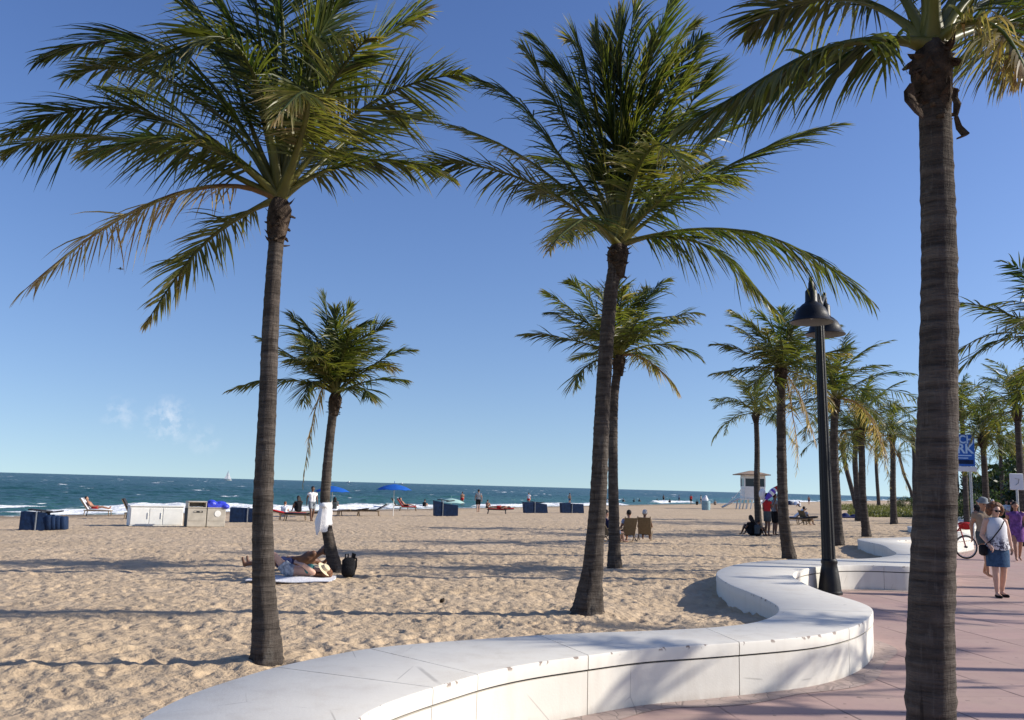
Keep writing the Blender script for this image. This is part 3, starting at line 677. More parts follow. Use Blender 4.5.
# --- the middle palm
z2 = (420, 0, 2.226)
p = palm_base('tall middle coconut palm leaning right, its swollen foot just behind the wall', [(586,612),(592,572),(598,500),(603,400),(610,300),(618,252)], (18.5, 14), flare=2.1, seed=12)
traced(*p, z2, [
 ((240,300),(12,248),dict(dep=-.2,dry=.5,roll=.4,droop=.2,Lmax=.4)), ((240,350),(-25,320),dict(dep=.2,dry=.1)), ((290,260),(98,125),dict(dep=-.3,roll=.5)), ((340,250),(203,103),dict(dep=.4)),
 ((370,190),(252,38),dict(dep=-.3,roll=.6)), ((400,180),(325,33),dict(dep=.3)), ((430,180),(403,2),dict(dep=-.2,roll=1.0)), ((465,140),(480,-15),dict(dep=.2)), ((490,160),(560,-20),dict(dep=-.3,roll=-.6)),
 ((545,210),(645,15),dict(dep=-.4,roll=-1.1,Lmax=.6)), ((560,280),(690,80),dict(dep=.3,roll=-.5)), ((600,330),(760,170),dict(dep=.5)), ((650,360),(935,228),dict(dep=.1,roll=-.3)),
 ((730,440),(1015,625),dict(dep=-.2,Lmax=.80,bare=.1,L=3.3,droop=.9,fold=-.4)), ((620,470),(795,690),dict(dep=-.3,dry=.15)), ((350,420),(285,560),dict(dep=-.9,dry=.35,Lmax=.5)), ((400,440),(330,540),dict(dep=.9)),
 ((490,250),(575,330),dict(dep=-.9,dry=.3)), ((440,220),(430,50),dict(dep=-.5,alk=.7)), ((460,230),(450,90),dict(dep=.8,alk=.7)), ((400,240),(300,110),dict(dep=-.45,alk=.75)), ((500,240),(540,60),dict(dep=.5,alk=.7)),
 ((400,330),(230,330),dict(dep=.9)), ((560,390),(700,350),dict(dep=-.75)), ((540,380),(650,330),dict(dep=.9)), ((480,230),(510,50),dict(dep=-.5,alk=.7)), ((420,280),(330,160),dict(dep=.7,alk=.8)), ((440,250),(380,70),dict(dep=-.4,alk=.7)),
 ((530,260),(620,110),dict(dep=-.5,alk=.75)), ((500,200),(590,10),dict(dep=.3,alk=.7)), ((450,180),(440,-10),dict(dep=-.3,alk=.65)), ((380,360),(240,420),dict(dep=.6)),
 ], 2.9, n=96, Lmax=.64, wid=.033, wind=(.05,-.02,0), rad=.032, bare=.18)
# --- the near right palm, standing in the pavement
z4 = (720, 0, 3.0)
p = palm_base('nearest coconut palm, thick dark trunk rising from the pavement in front at the right', [(931,830),(932,760),(931,640),(937,450),(939,280),(936,160),(933,62)], (50, 32), D=4.4, flare=1.12, sheath=.86, seed=13, on_sand=False)
traced(*p, z4, [
 ((430,50),(-95,330),dict(dep=-.1,Lmax=.50,bare=.2,L=2.0,roll=.0,droop=1.1,fold=-.45)), ((380,-110),(90,30),dict(dep=.5,L=2.0)), ((470,-160),(330,-330),dict(dep=.3)), ((650,-150),(640,-420),dict(dep=-.3)),
 ((800,-40),(960,230),dict(dep=-.2,dry=.55,Lmax=.42,droop=.9)), ((820,-150),(1050,-260),dict(dep=.2)), ((860,20),(1150,60),dict(dep=.4)), ((760,-160),(860,-400),dict(dep=.4)),
 ((620,-260),(560,-520),dict(dep=-.3)), ((600,-150),(560,-300),dict(dep=.9)), 
 ((780,-60),(960,-60),dict(dep=.9)), ((640,-200),(680,-450),dict(dep=.5)), ((800,20),(900,130),dict(dep=.9,dry=.4)),
 ], 2.4, n=100, Lmax=.48, wid=.028, wind=(.0,-.03,0), rad=.034, bare=.28)
for (a, b, c, w) in (((575,250),(570,300),(610,355),.07), ((708,265),(712,310),(706,350),.035), ((708,350),(738,405),(712,415),.035)):
    A, B, C_ = [PD(*Zc(z4, q), 4.28)-p[3] for q in (a, b, c)]
    MB().tube([A, A.lerp(B, .5)+Vector((0, .02, 0)), B, B.lerp(C_, .6), C_], [.012, w*.5, w*.6, w*.45, .012], 8, squash=.35).build('hanging_fibre', FIBRE, p[0], 50)
# --- small palm with the towel
z3 = (230, 270, 2.4)
p = palm_base('small left coconut palm with a white towel tied around its curved trunk', [(338,572),(330,545),(325,512),(327,470),(332,420),(335,398)], (11.5, 8.5), flare=1.6, seed=14); PT = p
traced(*p, z3, [
 ((370,200),(438,175),dict(dep=.2)), ((350,250),(432,255),dict(dep=-.3,dry=.15)), ((320,150),(378,112),dict(dep=.3,roll=.5)), ((150,240),(8,262),dict(dep=-.2,dry=.2)), ((180,220),(60,150),dict(dep=.3)), ((190,160),(135,100),dict(dep=-.4,roll=.5)),
 ((235,120),(228,42),dict(dep=.2)), ((265,120),(292,88),dict(dep=-.4)), ((215,200),(180,505),dict(dep=-.2,dry=.8,droop=.5,Lmax=.42,fold=-.3)), ((180,230),(170,318),dict(dep=-.5,dry=.2)), ((320,260),(330,310),dict(dep=-.6)), ((180,130),(200,170),dict(dep=-.85,dry=.25,roll=.4)),
 ((230,150),(170,110),dict(dep=.6)), ((260,140),(330,110),dict(dep=.8)), ((270,170),(300,140),dict(dep=-.9)), ((220,180),(150,170),dict(dep=.9)), ((250,150),(250,90),dict(dep=-.8)), ((210,200),(130,210),dict(dep=-.9)), ((290,200),(350,180),dict(dep=.9)), ((250,180),(260,150),dict(dep=.95)), ((230,190),(190,200),dict(dep=-.95)),
 ], 1.75, n=60, Lmax=.46, wid=.036, rad=.024)
wild(p[0], p[1], p[4], 9, 1.35, el=(80, 25), n=50, Lmax=.46, wid=.036, rad=.022)
# --- palm behind the middle one
z5 = (510, 260, 2.25)
p = palm_base('slim straight coconut palm just behind the tall middle palm, with red brown low fronds', [(615,568),(614,520),(613,470),(614,400),(619,360)], (11.5, 8.5), flare=1.5, seed=15)
traced(*p, z5, [
 ((150,110),(78,58),dict(dep=.2)), ((180,80),(143,38),dict(dep=-.3)), ((130,165),(22,160),dict(dep=.1)), ((150,225),(140,290),dict(dep=-.3,dry=.15)), ((290,90),(348,30),dict(dep=.2,roll=-.6)), ((330,120),(432,115),dict(dep=.3)), ((340,165),(434,205),dict(dep=-.3)),
 ((320,200),(382,298),dict(dep=-.1,dry=.6)), ((240,100),(250,40),dict(dep=-.4)), ((215,120),(200,60),dict(dep=.5)), ((270,110),(300,60),dict(dep=.6)), ((180,160),(110,110),dict(dep=.7)), ((200,150),(160,150),dict(dep=-.8)), ((290,150),(340,150),dict(dep=-.8)), ((300,190),(330,240),dict(dep=.7)),
 ((250,140),(270,110),dict(dep=.9)), ((230,140),(225,90),dict(dep=-.9)), ((190,200),(160,220),dict(dep=.8)), ((270,160),(300,120),dict(dep=-.9)),
 ], 2.3, n=62, Lmax=.52, wid=.036, rad=.026)
wild(p[0], p[1], p[4], 6, 1.8, el=(80, 20), n=50, Lmax=.5, wid=.036, rad=.022)
# --- palm left of the lamp
z6 = (680, 260, 2.977)
p = palm_base('coconut palm left of the street lamp with drooping brown fronds on its right side', [(790,559),(784,520),(782,470),(781,420),(781,372)], (11.5, 8.5), flare=1.4, seed=16)
traced(*p, z6, [
 ((230,180),(158,145),dict(dep=-.2)), ((190,260),(103,250),dict(dep=.2)), ((200,310),(98,335),dict(dep=-.3)), ((250,220),(205,185),dict(dep=.4)), ((300,200),(305,140),dict(dep=.2)), ((340,200),(350,150),dict(dep=-.4)), ((380,230),(470,190),dict(dep=.2)), ((400,270),(515,255),dict(dep=-.2)), ((390,310),(500,300),dict(dep=.4)),
 ((360,380),(400,540),dict(dep=-.3,dry=.85,droop=.3)), ((340,400),(375,635),dict(dep=.3,dry=.8,droop=.3)), ((250,400),(230,440),dict(dep=-.8,dry=.3)), ((270,260),(220,240),dict(dep=-.85)), ((340,260),(400,230),dict(dep=.85)), ((320,240),(330,190),dict(dep=.9)), ((280,280),(260,200),dict(dep=-.9)), ((340,280),(420,330),dict(dep=-.85)), ((270,320),(200,380),dict(dep=.8)), ((380,340),(470,430),dict(dep=.5,dry=.5)), ((310,270),(300,230),dict(dep=-.9)),
 ], 2.35, n=60, Lmax=.52, wid=.038, rad=.026)
wild(p[0], p[1], p[4], 6, 1.9, el=(80, 10), n=50, Lmax=.5, wid=.036, rad=.022)
# --- the palms farther along the beach, each with its own crown
def far_palm(label, path, w, L, n, seed, D=None, flare=1.35, nl=46, dry=None, sand=True, el=(78, -38), Lmax=None):
    p = palm_base(label, path, w, D=D, flare=flare, seed=seed, group=None, on_sand=sand)
    kw = dict(n=nl, Lmax=Lmax or L*.235, wid=.042, rad=.026)
    wild(p[0], p[1], p[4], n, L, el=el, wind=(.03, 0, 0), **kw)
    if dry:
        for (az, dl) in dry:
            d = Vector((math.cos(az), math.sin(az)*.5, 0)); add_frond(p[0], p[1], p[1]+d*L*.5+Vector((0, 0, .1*L)), p[1]+d*L*.62*dl+Vector((0, 0, -.8*L)), p[4], dry=.85, droop=.3, **kw)
    return p
far_palm('coconut palm rising in front of the white lifeguard tower', [(759,531),(757,490),(757,445),(756,415)], (7, 5), 2.35, 19, 21)
far_palm('coconut palm standing directly behind the black lamp post', [(838,546),(836,500),(834,450),(835,402)], (11, 7.5), 2.5, 21, 22, dry=[(0.1, 1), (.3, 1.2)])
far_palm('coconut palm right of the lamp, bushy crown with long hanging brown fronds', [(867,537),(863,500),(862,465),(861,432)], (8, 6), 2.5, 21, 23, dry=[(0.0, 1.1), (3.3, .8), (.6, .9)])
far_palm('thin upright coconut palm beside the dark towels and the slanting palm', [(859,521),(857,490),(855,460),(856,440)], (6.5, 5), 2.4, 18, 24, dry=[(.2, 1)])
far_palm('slanting coconut palm whose trunk leans left in front of the dune grass', [(857,510),(852,490),(846,468),(842,448)], (5, 4.2), 2.3, 17, 25)
far_palm('lone upright coconut palm on open sand at the right end of the dune grass', [(894,524),(893,490),(893,460),(892,437)], (6.5, 5), 2.5, 21, 26, dry=[(3.0, .9)])
far_palm('distant thin coconut palm standing in the middle of the dune grass', [(879,506),(877,480),(876,455),(877,436)], (3.5, 3), 2.6, 17, 27, nl=28)
far_palm('distant coconut palm with a hooked leaning trunk beside the near right trunk', [(913,507),(911,492),(904,474),(899,455)], (3.2, 2.8), 2.6, 17, 28, nl=28)
far_palm('distant straight coconut palm half hidden at the left of the near right trunk', [(915,508),(914,480),(914,460),(913,440)], (4, 3.2), 2.9, 18, 29, nl=28)
# palms on the land side of the pavement
far_palm('coconut palm at the right frame edge, only its left fronds in view', [(1072,590),(1068,500),(1064,420),(1060,345)], (20, 12), 2.35, 20, 31, sand=False, nl=46)
def land_palm(label, px, D, ytop, w, L, n, seed, lean=0, nl=40, dry=None):
    b = PD(px, 500, D); b.z = 0; h = PD(px, ytop, D).z
    py = 500
    # foot pixel from the real foot
    return far_palm_w(label, b, h, w, L, n, seed, lean, nl, dry)
def far_palm_w(label, b, h, w, L, n, seed, lean=0, nl=40, dry=None):
    rnd = np.random.default_rng(seed); palm = thing('coconut_palm', label, 'palm tree', b)
    trunk_obj(palm, [(0, 0, -.1), (lean*.2, 0, h*.35), (lean*.6, 0, h*.7), (lean, 0, h)], w, w*.7, 1.35, rnd, 16, .06)
    top = Vector((lean, 0, h+.05)); sheath_obj(palm, top-Vector((0, 0, .12)), w*.8, w*2.4, rnd)
    kw = dict(n=nl, Lmax=L*.235, wid=.046, rad=.026); wild(palm, top, rnd, n, L, el=(78, -40), **kw)
    for az in (dry or []):
        d = Vector((math.cos(az), math.sin(az)*.5, 0)); add_frond(palm, top, top+d*L*.5+Vector((0, 0, .1*L)), top+d*L*.6+Vector((0, 0, -.8*L)), rnd, dry=.85, droop=.3, **kw)
    return palm
land_palm('coconut palm with a yellowish crown right behind the blue sign', 986, 36, 440, .16, 2.6, 20, 41, dry=[2.8])
land_palm('darker coconut palm crown rising behind the blue sign, above its top edge', 966, 46, 413, .16, 2.5, 18, 42)
land_palm('coconut palm at the right edge standing over the white sign', 1022, 33, 412, .16, 2.5, 20, 43)
land_palm('distant coconut palm between the blue sign and the white sign, brown low fronds', 1003, 55, 440, .16, 2.8, 19, 44, dry=[.2, 3.4])
land_palm('distant coconut palm with a low crown farthest right beyond the walkers', 1016, 70, 455, .17, 3.0, 18, 45)
land_palm('distant coconut palm showing left of the blue sign posts, close to the near trunk', 958, 75, 452, .17, 3.0, 18, 46)
# palms of the street row out of the frame; their shadows fall across the pavement
for i, (x, y, h, s_, nf_) in enumerate(((10.5, 7.35, 4.3, 51, 4), (12.9, 9.25, 4.6, 52, 5), (15.5, 13.6, 4.6, 54, 14))):
    far_palm_w(('palm casting its shadow on the near wall face', 'palm whose trunk shadow crosses the pavement to the wall bulge', 'palm of the street row level with the walking woman')[i]+', outside the picture', Vector((x, y, 0)), h, .12, 1.9, nf_, s_, 0, 40)
# ------------------------------------------------------------------ people
def remesh(mb, voxel, smooth=3, name='body', fac=.5):
    me = mb.mesh('tmp', [], 0); o = bpy.data.objects.new('tmp', me); COL.objects.link(o)
    a = o.modifiers.new('r', 'REMESH'); a.mode = 'VOXEL'; a.voxel_size = voxel; a.use_smooth_shade = True
    b = o.modifiers.new('s', 'SMOOTH'); b.factor = fac; b.iterations = smooth
    dg = bpy.context.evaluated_depsgraph_get(); out = bpy.data.meshes.new_from_object(o.evaluated_get(dg)); out.name = name
    bpy.data.objects.remove(o); bpy.data.meshes.remove(me); return out
def V3(*a): return Vector(a)
def pose(kind, hs=.42):
    j = {}
    def both(n, x, y, z): j[n+'L'] = V3(-x, y, z); j[n+'R'] = V3(x, y, z)
    if kind in ('stand', 'walk'):
        j.update(pel=V3(0, 0, .93), wai=V3(0, .01, 1.08), che=V3(0, 0, 1.27), nek=V3(0, -.01, 1.43), hed=V3(0, .02, 1.56))
        both('sh', .17, -.01, 1.37); both('el', .225, -.03, 1.10); both('wr', .235, .05, .87); both('hi', .085, 0, .90); both('kn', .095, .02, .49); both('an', .095, -.02, .075); both('to', .115, .14, .03)
        if kind == 'walk':
            j['knR'] = V3(.085, .16, .50); j['anR'] = V3(.085, .21, .085); j['toR'] = V3(.095, .36, .045); j['knL'] = V3(-.085, .02, .49); j['anL'] = V3(-.085, -.17, .11); j['toL'] = V3(-.095, -.03, .03)
            j['elL'] = V3(-.24, -.02, 1.1); j['wrL'] = V3(-.22, .14, .93); j['elR'] = V3(.24, -.07, 1.11); j['wrR'] = V3(.245, -.05, .87)
    elif kind == 'sit':
        j.update(pel=V3(0, 0, hs+.11), wai=V3(0, -.05, hs+.26), che=V3(0, -.11, hs+.44), nek=V3(0, -.15, hs+.60), hed=V3(0, -.12, hs+.74))
        both('sh', .17, -.13, hs+.54); both('el', .24, -.02, hs+.29); both('wr', .20, .20, hs+.25); both('hi', .09, .01, hs+.10); both('kn', .12, .42, hs+.12); both('an', .12, .47, .08); both('to', .13, .63, .03)
    elif kind == 'ground':
        j.update(pel=V3(0, 0, .11), wai=V3(0, -.02, .26), che=V3(0, .0, .44), nek=V3(0, .05, .60), hed=V3(0, .11, .73))
        both('sh', .17, .03, .54); both('el', .22, .16, .34); both('wr', .10, .36, .42); both('hi', .09, .03, .10); both('kn', .12, .33, .44); both('an', .10, .55, .08); both('to', .11, .69, .03)
    elif kind == 'recline':
        j.update(pel=V3(0, 0, hs+.11), wai=V3(0, -.11, hs+.20), che=V3(0, -.25, hs+.35), nek=V3(0, -.36, hs+.47), hed=V3(0, -.41, hs+.61))
        both('sh', .17, -.31, hs+.43); both('el', .25, -.12, hs+.20); both('wr', .17, .12, hs+.19); both('hi', .09, .02, hs+.10); both('kn', .10, .43, hs+.16); both('an', .09, .83, hs+.07); both('to', .10, .88, hs+.20)
    elif kind == 'lie':
        j.update(pel=V3(0, 0, hs+.11), wai=V3(0, -.16, hs+.11), che=V3(0, -.35, hs+.12), nek=V3(0, -.52, hs+.12), hed=V3(0, -.66, hs+.11))
        both('sh', .17, -.45, hs+.10); both('el', .27, -.24, hs+.07); both('wr', .18, -.02, hs+.12); both('hi', .09, .03, hs+.10); both('kn', .11, .45, hs+.12); both('an', .10, .86, hs+.06); both('to', .13, .90, hs+.18)
    return j
def person(label, kind, loc, face, skin=None, hs=.42, height=1.7, hair=HDARK, hstyle='short', top=None, bottom=None, voxel=.02, mods=None, fem=False, bottom_len=.5, sleeve=.45,
           skirt=False, glasses=False, group=None, shoes=None, build=1.0, facedir=None, bikini=False, hat=None):
    skin = skin or SKINT; j = pose(kind, hs)
    if mods: j.update({k: Vector(v) for k, v in mods.items()})
    sc = height/1.7
    th = thing('person', label, 'person', loc, face, group); th.scale = (sc, sc, sc)
    side = (j['hiR']-j['hiL']).normalized(); sh = (j['shR']-j['shL']).normalized(); fat = build
    up = (j['hed']-j['nek']).normalized(); fd = Vector(facedir) if facedir else (V3(0, 1, 0) if kind in ('stand', 'walk', 'sit', 'ground') else up.cross(sh)*-1)
    if not facedir and kind in ('recline', 'lie'): fd = sh.cross(up)*-1
    if not facedir and fd.z < -.2: fd = -fd
    fd = (fd-up*fd.dot(up)).normalized(); hs_ = fd.cross(up).normalized()
    hw = .078 if fem else .068; sw = .068 if fem else .08
    T = [('t', j['pel']-side*hw, .105*fat, j['pel']+side*hw, .105*fat)]
    for s in (-1, 1):
        T += [('t', j['pel']+side*s*hw*.9, .10*fat, j['wai']+side*s*.05, .088*fat), ('t', j['wai']+side*s*.05, .088*fat, j['che']+sh*s*sw, .098*fat), ('t', j['che']+sh*s*sw, .098*fat, j['shR' if s > 0 else 'shL']-sh*s*.03-up*.02, .055)]
    T += [('t', j['che'], .10*fat, j['nek']-up*.05, .06)]
    B = list(T); B.append(('n', j['nek']-up*.08, .058, j['hed']-up*.04, .05))
    for s in 'LR':
        B += [('ua'+s, j['sh'+s], .056*fat, j['el'+s], .040*fat), ('fa'+s, j['el'+s], .040*fat, j['wr'+s], .026)]
        B += [('th'+s, j['hi'+s], .092*fat, j['kn'+s], .056*fat), ('ca'+s, j['kn'+s], .054*fat, j['kn'+s].lerp(j['an'+s], .35), .054*fat), ('ca2'+s, j['kn'+s].lerp(j['an'+s], .35), .054*fat, j['an'+s], .034)]
        B += [('ft'+s, j['an'+s]-V3(0, 0, .02), .036, j['to'+s], .026)]
    b = MB()
    for n, p0, r0, p1, r1 in B: b.capsule(p0, r0, p1, r1)
    h = j['hed']
    b.ball(h+up*.015-fd*.008, (.078, .088, .105), 14, 9); b.capsule(h+fd*.028-up*.05, .052, h+fd*.042-up*.085, .034); b.capsule(h+fd*.082+up*.005, .010, h+fd*.098-up*.028, .016)
    for s in (-1, 1): b.capsule(h+hs_*s*.078-up*.02-fd*.01, .012, h+hs_*s*.084+up*.02-fd*.015, .016)
    for s in 'LR':                                                # palm, four fingers, thumb
        sg = 1 if s == 'R' else -1; w_ = j['wr'+s]; d = (w_-j['el'+s]).normalized(); lat = d.cross(sh*sg); lat = lat.normalized() if lat.length > .1 else fd; nrm = lat.cross(d)
        b.capsule(w_-d*.02, .025, w_+d*.06, .03)
        for q, fl in enumerate((.07, .08, .075, .055)):
            o = w_+d*.075+lat*(q-1.5)*-.019; b.capsule(o, .0105, o+d*fl*.55+nrm*sg*.012, .0095, 6); b.capsule(o+d*fl*.55+nrm*sg*.012, .0095, o+d*fl*.85+nrm*sg*.035, .008, 6)
        b.capsule(w_+d*.02+lat*.025, .013, w_+d*.065+lat*.055, .010, 6)
    me = remesh(b, voxel); me.materials.append(skin); o = bpy.data.objects.new('body', me); COL.objects.link(o); o.parent = th
    def cloth(name, segs, infl, m, flat=True):
        c = MB()
        for p0, r0, p1, r1, fl in segs: c.capsule(p0, r0+infl, p1, r1+infl, 12, fl)
        me = remesh(c, max(voxel, .014), 3, name); me.materials.append(m); o = bpy.data.objects.new(name, me); COL.objects.link(o); o.parent = th; return o
    if top:
        sg = [(p0, r0, p1, r1, False) for n, p0, r0, p1, r1 in T]
        if bikini: sg = [(j['che']-sh*.085+fd*.02, .085, j['che']+sh*.085+fd*.02, .085, False)]
        elif sleeve > 0:
            for s in 'LR': sg.append((j['sh'+s], .060*fat, j['sh'+s].lerp(j['el'+s], sleeve), (.054)*fat, True))
        cloth('top', sg, .013, top)
    if bottom:
        if skirt:
            a = j['pel']; z1 = j['kn'+'L'].z+.06
            r = [[a+V3(math.cos(t)*x, math.sin(t)*y+yo, z-a.z) for t in [2*math.pi*i/20 for i in range(20)]] for x, y, yo, z in ((.175*fat, .125*fat, 0, 1.02), (.20*fat, .145*fat, 0, .90), (.20*fat, .155*fat, .01, .75), (.195*fat, .16*fat, .01, z1), (.17, .13, .01, z1+.01))]
            MB().loft(r).build('skirt', bottom, th, 60)
        else:
            sg = [(p0, r0, p1, r1, False) for n, p0, r0, p1, r1 in T[:1]]
            for s in 'LR': sg += [(j['pel']+side*(hw*.9 if s == 'R' else -hw*.9), .10*fat, j['pel'].lerp(j['wai'], .35)+side*(.06 if s == 'R' else -.06), .094*fat, True), (j['hi'+s], .095*fat, j['hi'+s].lerp(j['kn'+s], bottom_len), (.095-.03*bottom_len)*fat+.012, True)]
            cloth('shorts', sg, .014, bottom)
    if hstyle:
        c = MB(); c.ball(h+up*.035-fd*.022, (.088, .093, .100), 14, 9)
        if hstyle == 'long':
            for s in (-1, 0, 1): c.capsule(h-fd*.04+hs_*s*.055, .055, h-fd*.055+hs_*s*.07-up*.19, .045)
        if hstyle == 'curly':
            rg = random.Random(4)
            for i in range(130):
                t = rg.uniform(0, 6.28); q = rg.uniform(-.5, 1); d = fd*math.cos(t)*(.55 if math.cos(t) > 0 else 1)*math.cos(q*1.4)+hs_*math.sin(t)*math.cos(q*1.4)*1.15+up*math.sin(q*1.4)
                if math.cos(t) > .55 and q < .55: continue
                c.ball(h+up*.0-fd*.02+d*.118, .040, 8, 5)
        # keep the face free
        me = remesh(c, max(voxel*.8, .010), 2, 'hair')
        me.materials.append(hair); o = bpy.data.objects.new('hair', me); COL.objects.link(o); o.parent = th; o.location = -fd*.012+up*.008
    e = MB()
    if glasses:
        for s in (-1, 1): e.ball(h+fd*.083+up*.016+hs_*s*.034, (.028, .014, .022), 10, 6)
        e.tube([h+hs_*-.08-fd*.0+up*.02, h+fd*.088-hs_*.03+up*.024, h+fd*.088+hs_*.03+up*.024, h+hs_*.08+up*.02], .006, 6); e.build('sunglasses', BLACKC, th, 60)
    else:
        for s in (-1, 1): o = MB().ball(h+fd*.070+up*.016+hs_*s*.031, .011, 8, 5).build('eye', HDARK, th, 60)
    if hat:
        c = MB(); zz = up; R1 = [(0.0, .125), (.012, .13), (.016, .10), (.09, .088), (.115, .05)]
        c.loft([[h+up*(.045+z)-fd*.01+(hs_*math.cos(t)+fd*math.sin(t))*r for t in [2*math.pi*i/20 for i in range(20)]] for z, r in R1]); c.build('hat', hat, th, 50)
    if shoes:
        for s in 'LR':
            c = MB(); a, t = j['an'+s], j['to'+s]; c.capsule(V3(a.x, a.y-.01, .03), .040, V3(t.x, t.y, .026), .034); me = remesh(c, .012, 2, 'sandal'); me.materials.append(shoes); o = bpy.data.objects.new('sandal', me); COL.objects.link(o); o.parent = th
    return th
def yaw(px_dx, away=False): return 0
FC = 0.0   # facing +Y (away from the camera) ; pi = facing the camera ; pi/2 = facing left (-X) ; -pi/2 = facing right
PI = math.pi

# --- on the promenade
wl = PZ(999.5, 597, 0)
W_ = person('woman with curly auburn hair and sunglasses in white floral tank top and denim skirt', 'walk', wl, PI+.02, SKINP, height=1.63, hair=HBROWN, hstyle='curly', bottom=DENIM, skirt=True, voxel=.009, fem=True, glasses=True, shoes=BLACKC, build=1.04,
    mods=dict(elL=(-.25, -.03, 1.12), wrL=(-.26, .02, .90), elR=(.25, -.04, 1.11), wrR=(.21, .14, .93), knR=(.09, .07, .49), anR=(.09, .09, .08), toR=(.11, .24, .035), knL=(-.09, .03, .49), anL=(-.09, -.07, .085), toL=(-.11, .08, .03)))
def tank_mat():
    k = NT('white_tank_with_dark_floral_hem'); tc = k.n('TexCoord').outputs['Object']; z = k.n('SeparateXYZ'); k.l(tc, z.inputs[0])
    n = k.noise(tc, 16, 4, .6); f = k.math('MULTIPLY', k.rng(n, .47, .53), k.rng(z.outputs['Z'], 1.14, .98)); c = k.mix(f, (.62, .62, .64), (.06, .055, .085)); k.l(c, k.b.inputs['Base Color']); k.b.inputs['Roughness'].default_value = .9; return k.M
rg = [[V3(math.cos(t)*x*.92, math.sin(t)*y*.95+yo, z+.012*math.sin(3*t)*(z < .95)) for t in [2*PI*i/28 for i in range(28)]] for x, y, yo, z in ((.235, .185, .01, .86), (.240, .19, .01, .90), (.215, .165, .01, 1.02), (.20, .150, .01, 1.15), (.205, .150, .005, 1.28), (.185, .125, -.005, 1.36), (.13, .09, -.01, 1.425), (.085, .075, -.01, 1.44))]
MB().loft(rg, cap=False).build('tank_top', tank_mat(), W_, 60)
sb = MB(); sb.tube([(-.08, .10, 1.40), (.08, .155, 1.2), (.20, .12, 1.0), (.27, .03, .86)], .012, 6); sb.box((.285, .02, .80), (.10, .24, .20), bev=.03)
bagm = sb
ob = thing('shoulder_bag', 'dark shoulder bag hanging at the hip of the woman in the white tank top', 'bag', wl, PI+.02); ob.scale = (1.63/1.7,)*3
b_ = MB(); b_.box((.275, .02, .84), (.08, .18, .20), bev=.03); b_.build('bag_body', BLACKC, ob, 50)
b_ = MB(); b_.tube([(-.08, .135, 1.38), (.02, .185, 1.25), (.18, .17, 1.05), (.285, .06, .90)], .011, 6); b_.build('strap', BLACKC, ob, 50)
person('person in a pale cap and taupe top partly hidden behind the walking woman', 'walk', PZ(986, 577, 0), PI+.1, SKINT, height=1.72, hair=HGREY, top=TAUPE, bottom=DGREYC, voxel=.018, hat=GREYC)
person('person in a violet dress walking at the right edge of the picture', 'walk', PZ(1018, 561, 0), PI-.3, SKINT, height=1.66, hair=HDARK, hstyle='long', top=PURPLE, bottom=PURPLE, skirt=True, voxel=.018, fem=True, sleeve=.3)
for px, py, lab, tp, bt, hr in ((994, 531, 'distant walker in a white shirt left of the palm trunk behind the woman', WHITEC, GREYC, HGREY), (1008, 530, 'distant walker in a white top and navy shorts right of the woman', WHITEC, NAVYC, HDARK),
                        (979, 533, 'distant walker in dark clothes beside the bicycle', BLACKC, BLACKC, HDARK), (1014, 541, 'distant walker in a pale blue shirt behind the violet dress', LBLUEC, DGREYC, HDARK)):
    person(lab, 'walk', PZ(px, py, 0), PI, SKINT, top=tp, bottom=bt, hair=hr, voxel=.028)

# --- lying couple under the small palm
tw = G(292, 581)
TW = thing('beach_towel', 'white beach towel spread under the sunbathing couple', 'towel', tw, R(4))
def cloth_sheet(w, l, th=.012, amp=.02, seed=1, nx=24, ny=16):
    r = np.random.default_rng(seed); x = np.linspace(-w/2, w/2, nx); y = np.linspace(-l/2, l/2, ny); v = []; f = []
    for b in (1, 0):
        for yy in y:
            for xx in x: v.append((xx+.02*math.sin(yy*7), yy+.02*math.sin(xx*5), amp*math.sin(xx*6+seed)*math.cos(yy*5)+.03+b*th))
    n = nx*ny; g = lambda i, j, o: o*n+i*nx+j
    for i in range(ny-1):
        for jx in range(nx-1): f.append((g(i, jx, 0), g(i, jx+1, 0), g(i+1, jx+1, 0), g(i+1, jx, 0))); f.append((g(i+1, jx, 1), g(i+1, jx+1, 1), g(i, jx+1, 1), g(i, jx, 1)))
    for jx in range(nx-1): f.append((g(0, jx+1, 0), g(0, jx, 0), g(0, jx, 1), g(0, jx+1, 1))); f.append((g(ny-1, jx, 0), g(ny-1, jx+1, 0), g(ny-1, jx+1, 1), g(ny-1, jx, 1)))
    for i in range(ny-1): f.append((g(i, 0, 0), g(i+1, 0, 0), g(i+1, 0, 1), g(i, 0, 1))); f.append((g(i+1, nx-1, 0), g(i, nx-1, 0), g(i, nx-1, 1), g(i+1, nx-1, 1)))
    return MB().add(v, f)
cloth_sheet(1.30, .85).build('towel_cloth', WHITEC, TW, 60)
w2 = G(290, 579); w2.z += .04
person('sunbathing woman in a teal bikini top and pale shorts lying on the white towel', 'lie', w2, PI/2+.05, SKINP, hs=0, height=1.50, hstyle='long', hair=HBROWN, top=TEALC, bottom=PATT, voxel=.013, fem=True, bikini=True, bottom_len=.45,
    mods=dict(knL=(-.10, .30, .40), anL=(-.10, .52, .07), toL=(-.10, .66, .03), knR=(.10, .33, .34), anR=(.1, .58, .06), toR=(.1, .72, .03), elL=(-.26, -.28, .24), wrL=(-.06, -.12, .26)), facedir=(0, 0, 1))
hh = thing('straw_hat', 'cream straw sun hat resting over the face of the sunbathing woman', 'hat', w2+V3(.56, .0, .13), 0); hh.rotation_euler = (R(10), R(48), 0)
hh.scale = (.72,)*3
MB().lathe([(.19, .0), (.195, .008), (.10, .018), (.095, .09), (.05, .115), (.005, .12)], n=24).build('hat_straw', STRAW, hh, 50)
